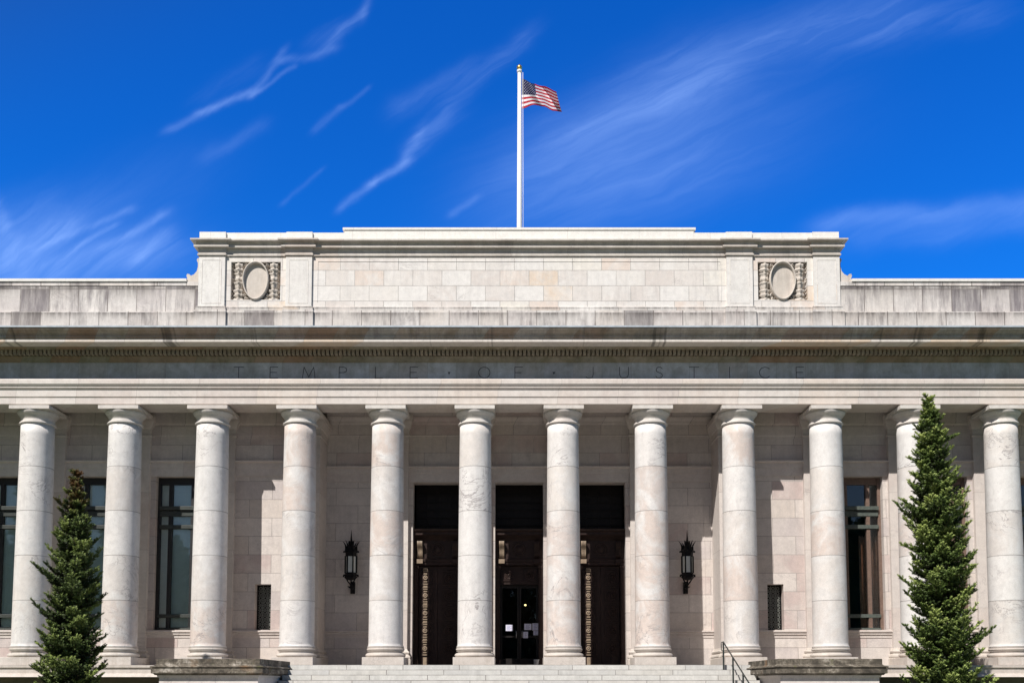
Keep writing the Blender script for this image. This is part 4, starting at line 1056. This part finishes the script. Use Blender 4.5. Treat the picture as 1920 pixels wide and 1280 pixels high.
# ------------------------------------------------------------------ spruces
def spruce(name, x, y, ztop, rad, pw, seed, label, fm, lean=0, whorl=.205, extra=()):
    rg = np.random.default_rng(seed); H = ztop-GZ
    e = empty(name, (x, y, GZ)); tag(e, label, 'tree')
    t = MB(); t.tube([(0, 0, 0), (.02, 0, H*.3), (lean*.5, 0, H*.6), (lean, 0, H*.93), (lean*1.02, 0, H-.01)], [.15, .12, .075, .02, .006], 10)
    V = []; F = []; T = []
    limbs = MB()
    nv = 0
    def sprigs(Pp, D, Ls, W, tint):
        """needle tufts: Pp origin, D direction, Ls length"""
        nonlocal nv
        n = len(Pp); K = 15
        D = D/np.linalg.norm(D, axis=1, keepdims=True)
        ref = np.tile(np.array([0., 0, 1]), (n, 1)); par = np.abs(D[:, 2]) > .9; ref[par] = (1, 0, 0)
        A = np.cross(D, ref); A /= np.linalg.norm(A, axis=1, keepdims=True); B = np.cross(D, A)
        for k in range(K):
            tt = (k+.3*rg.random(n))/K*.96; ang = k*2.399+rg.random(n)*.8
            rd = A*np.cos(ang)[:, None]+B*np.sin(ang)[:, None]
            o = Pp+D*(tt*Ls)[:, None]
            nl = W*(1.15-.45*tt)*(.8+.4*rg.random(n))
            tip = o+(rd*.75+D*.75)*nl[:, None]
            sd_ = np.cross(rd, D)*(.0115+.005*rg.random(n))[:, None]
            a, b, c = o-sd_, o+sd_, tip
            V.append(np.stack([a, b, c], 1).reshape(-1, 3)); idx = nv+np.arange(n*3).reshape(-1, 3); F.append(idx); nv += n*3
            T.append(np.repeat(np.clip(tint+rg.normal(0, .08, n)+.25*tt, 0, 1), 3))
    h = .35
    PB = []; DB = []; LB = []; TB = []
    while h < H-.12:
        f = h/H
        dt_ = H-h; Rr = rad*dt_**pw*(1-math.exp(-dt_/1.2))
        nb = int(5+4*(1-f)+rg.integers(0, 3))
        a0 = rg.random()*6.28
        for q in range(nb):
            az = a0+6.283*q/nb+rg.normal(0, .16)
            R_ = Rr*(.55+.60*rg.random())
            if rg.random() < .10: R_ *= 1.35
            R_ = max(R_, .10)
            hj = h+rg.normal(0, .06)
            for (hf, aa, mult) in extra:
                if abs(f-hf) < .008 and abs((az-aa+math.pi) % 6.283-math.pi) < .5: R_ *= mult
            up = .04+.42*f+rg.normal(0, .10); curl = .12+.25*rg.random()
            ss = np.linspace(0, 1, 9)
            rr = R_*ss; zz = hj+R_*(up*ss-.28*(1-f)*np.sin(ss*math.pi)*.6+curl*ss**2.2)
            wob = rg.normal(0, .03)*R_
            px = lean*f+rr*math.cos(az)-math.sin(az)*wob*ss**2; py = rr*math.sin(az)+math.cos(az)*wob*ss**2
            pts = np.stack([px, py, zz], 1)
            if R_ > .3: t.tube([tuple(p) for p in pts[:7:2]], [.018, .014, .010, .006], 4, cap=False)
            # side twigs
            nt_ = int(5+R_*13)
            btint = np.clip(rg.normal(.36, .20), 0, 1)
            for k in range(nt_):
                s_ = .12+.88*(k+rg.random()*.6)/nt_; s_ = min(s_, 1.0)
                i = min(int(s_*8), 7); fr_ = s_*8-i
                p = pts[i]*(1-fr_)+pts[i+1]*fr_; d = pts[i+1]-pts[i]; d = d/np.linalg.norm(d)
                side = (1 if k % 2 else -1); lat = np.array([-math.sin(az), math.cos(az), 0])*side
                spread = .95-.2*s_
                dr = d*.75+lat*spread+np.array([0, 0, .12+.35*rg.random()])+rg.normal(0, .12, 3)
                dr /= np.linalg.norm(dr)
                Ls = (.10+.30*R_*(1-s_)**.8+.05*rg.random())*1.0
                nsub = max(1, int(Ls/.085))
                for j in range(nsub):
                    q0 = p+dr*(Ls*j/nsub)
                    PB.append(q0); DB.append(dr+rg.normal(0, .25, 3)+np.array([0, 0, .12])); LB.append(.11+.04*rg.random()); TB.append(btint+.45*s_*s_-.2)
                    if j > 0 or s_ < .6:
                        l2_ = np.cross(dr, [0, 0, 1])*(1 if j % 2 else -1)
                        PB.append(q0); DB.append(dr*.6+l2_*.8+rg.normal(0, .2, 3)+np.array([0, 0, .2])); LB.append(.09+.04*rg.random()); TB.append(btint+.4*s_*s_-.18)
            PB.append(pts[-2]); DB.append(pts[-1]-pts[-2]); LB.append(.13); TB.append(btint+.25)
            PB.append(pts[-1]-(pts[-1]-pts[-2])*.2); DB.append(pts[-1]-pts[-2]); LB.append(.12); TB.append(btint+.3)
        h += whorl*(.8+.4*rg.random())*(1-.3*f)
    for k in range(7):                                    # leader
        PB.append(np.array([lean, 0, H-.7+.1*k])); DB.append(np.array([0, 0, 1.])+rg.normal(0, .08, 3)); LB.append(.12); TB.append(.5)
    PB = np.array(PB); DB = np.array(DB); LB = np.array(LB); TB = np.array(TB)
    sprigs(PB, DB, LB, .060, TB)
    V = np.concatenate(V); F = np.concatenate(F); T = np.concatenate(T)
    me = bpy.data.meshes.new('crown'); me.vertices.add(len(V)); me.vertices.foreach_set('co', V.astype(np.float32).ravel())
    me.loops.add(len(F)*3); me.loops.foreach_set('vertex_index', F.astype(np.int32).ravel()); me.polygons.add(len(F))
    me.polygons.foreach_set('loop_start', np.arange(0, len(F)*3, 3, dtype=np.int32)); me.update(calc_edges=True)
    at_ = me.attributes.new('tint', 'FLOAT', 'POINT'); at_.data.foreach_set('value', T.astype(np.float32))
    me.materials.append(fm); o = bpy.data.objects.new('crown', me); COL.objects.link(o); o.parent = e
    t.build('trunk', 'trunk', e)
    print(name, 'sprigs', len(PB), 'tris', len(F))
yl_, yr_ = -4.6, -4.2
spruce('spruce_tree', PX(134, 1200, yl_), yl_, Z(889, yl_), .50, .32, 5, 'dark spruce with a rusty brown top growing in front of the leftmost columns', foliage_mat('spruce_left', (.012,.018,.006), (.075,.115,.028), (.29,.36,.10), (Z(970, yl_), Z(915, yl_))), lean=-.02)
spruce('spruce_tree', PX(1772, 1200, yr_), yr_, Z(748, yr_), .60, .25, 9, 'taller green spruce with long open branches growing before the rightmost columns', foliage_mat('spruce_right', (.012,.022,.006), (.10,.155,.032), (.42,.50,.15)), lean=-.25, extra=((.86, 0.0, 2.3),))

# ------------------------------------------------------------------ distant wood behind the viewer (seen mirrored in the window glass)
def wood():
    rg = np.random.default_rng(4); V = []; F = []; nv = 0
    xs_ = np.arange(-95, 96, 4.2)
    for x in xs_:
        con = rg.random() < .6; H = rg.uniform(22, 29); y = -88-rg.random()*10; Rr = 3.2 if con else 4.6; n = 1800
        t = rg.random(n); 
        if con: r = Rr*(1-t)*(.5+.5*rg.random(n)); z = 1+H*t
        else: r = Rr*np.sqrt(np.clip(1-(2*t-1)**2, 0, 1))*(.6+.4*rg.random(n)); z = H*.1+H*.75*t
        a = rg.random(n)*6.28; c = np.stack([x+r*np.cos(a), y+r*np.sin(a), GZ+z], 1)
        u = rg.normal(0, .65, (n, 3)); w = rg.normal(0, .65, (n, 3))
        V.append(np.stack([c-u, c+u, c+w], 1).reshape(-1, 3)); F.append(nv+np.arange(n*3).reshape(-1, 3)); nv += 3*n
    V = np.concatenate(V); F = np.concatenate(F)
    me = bpy.data.meshes.new('distant_wood'); me.from_pydata(V.tolist(), [], F.tolist()); me.materials.append(simple('wood_green', (.035,.055,.022), .8, 0, .2, .4, 1))
    o = bpy.data.objects.new('distant_wood', me); COL.objects.link(o); tag(o, 'far row of dark trees mirrored faintly in the window glass', 'trees', kind='stuff')
wood()
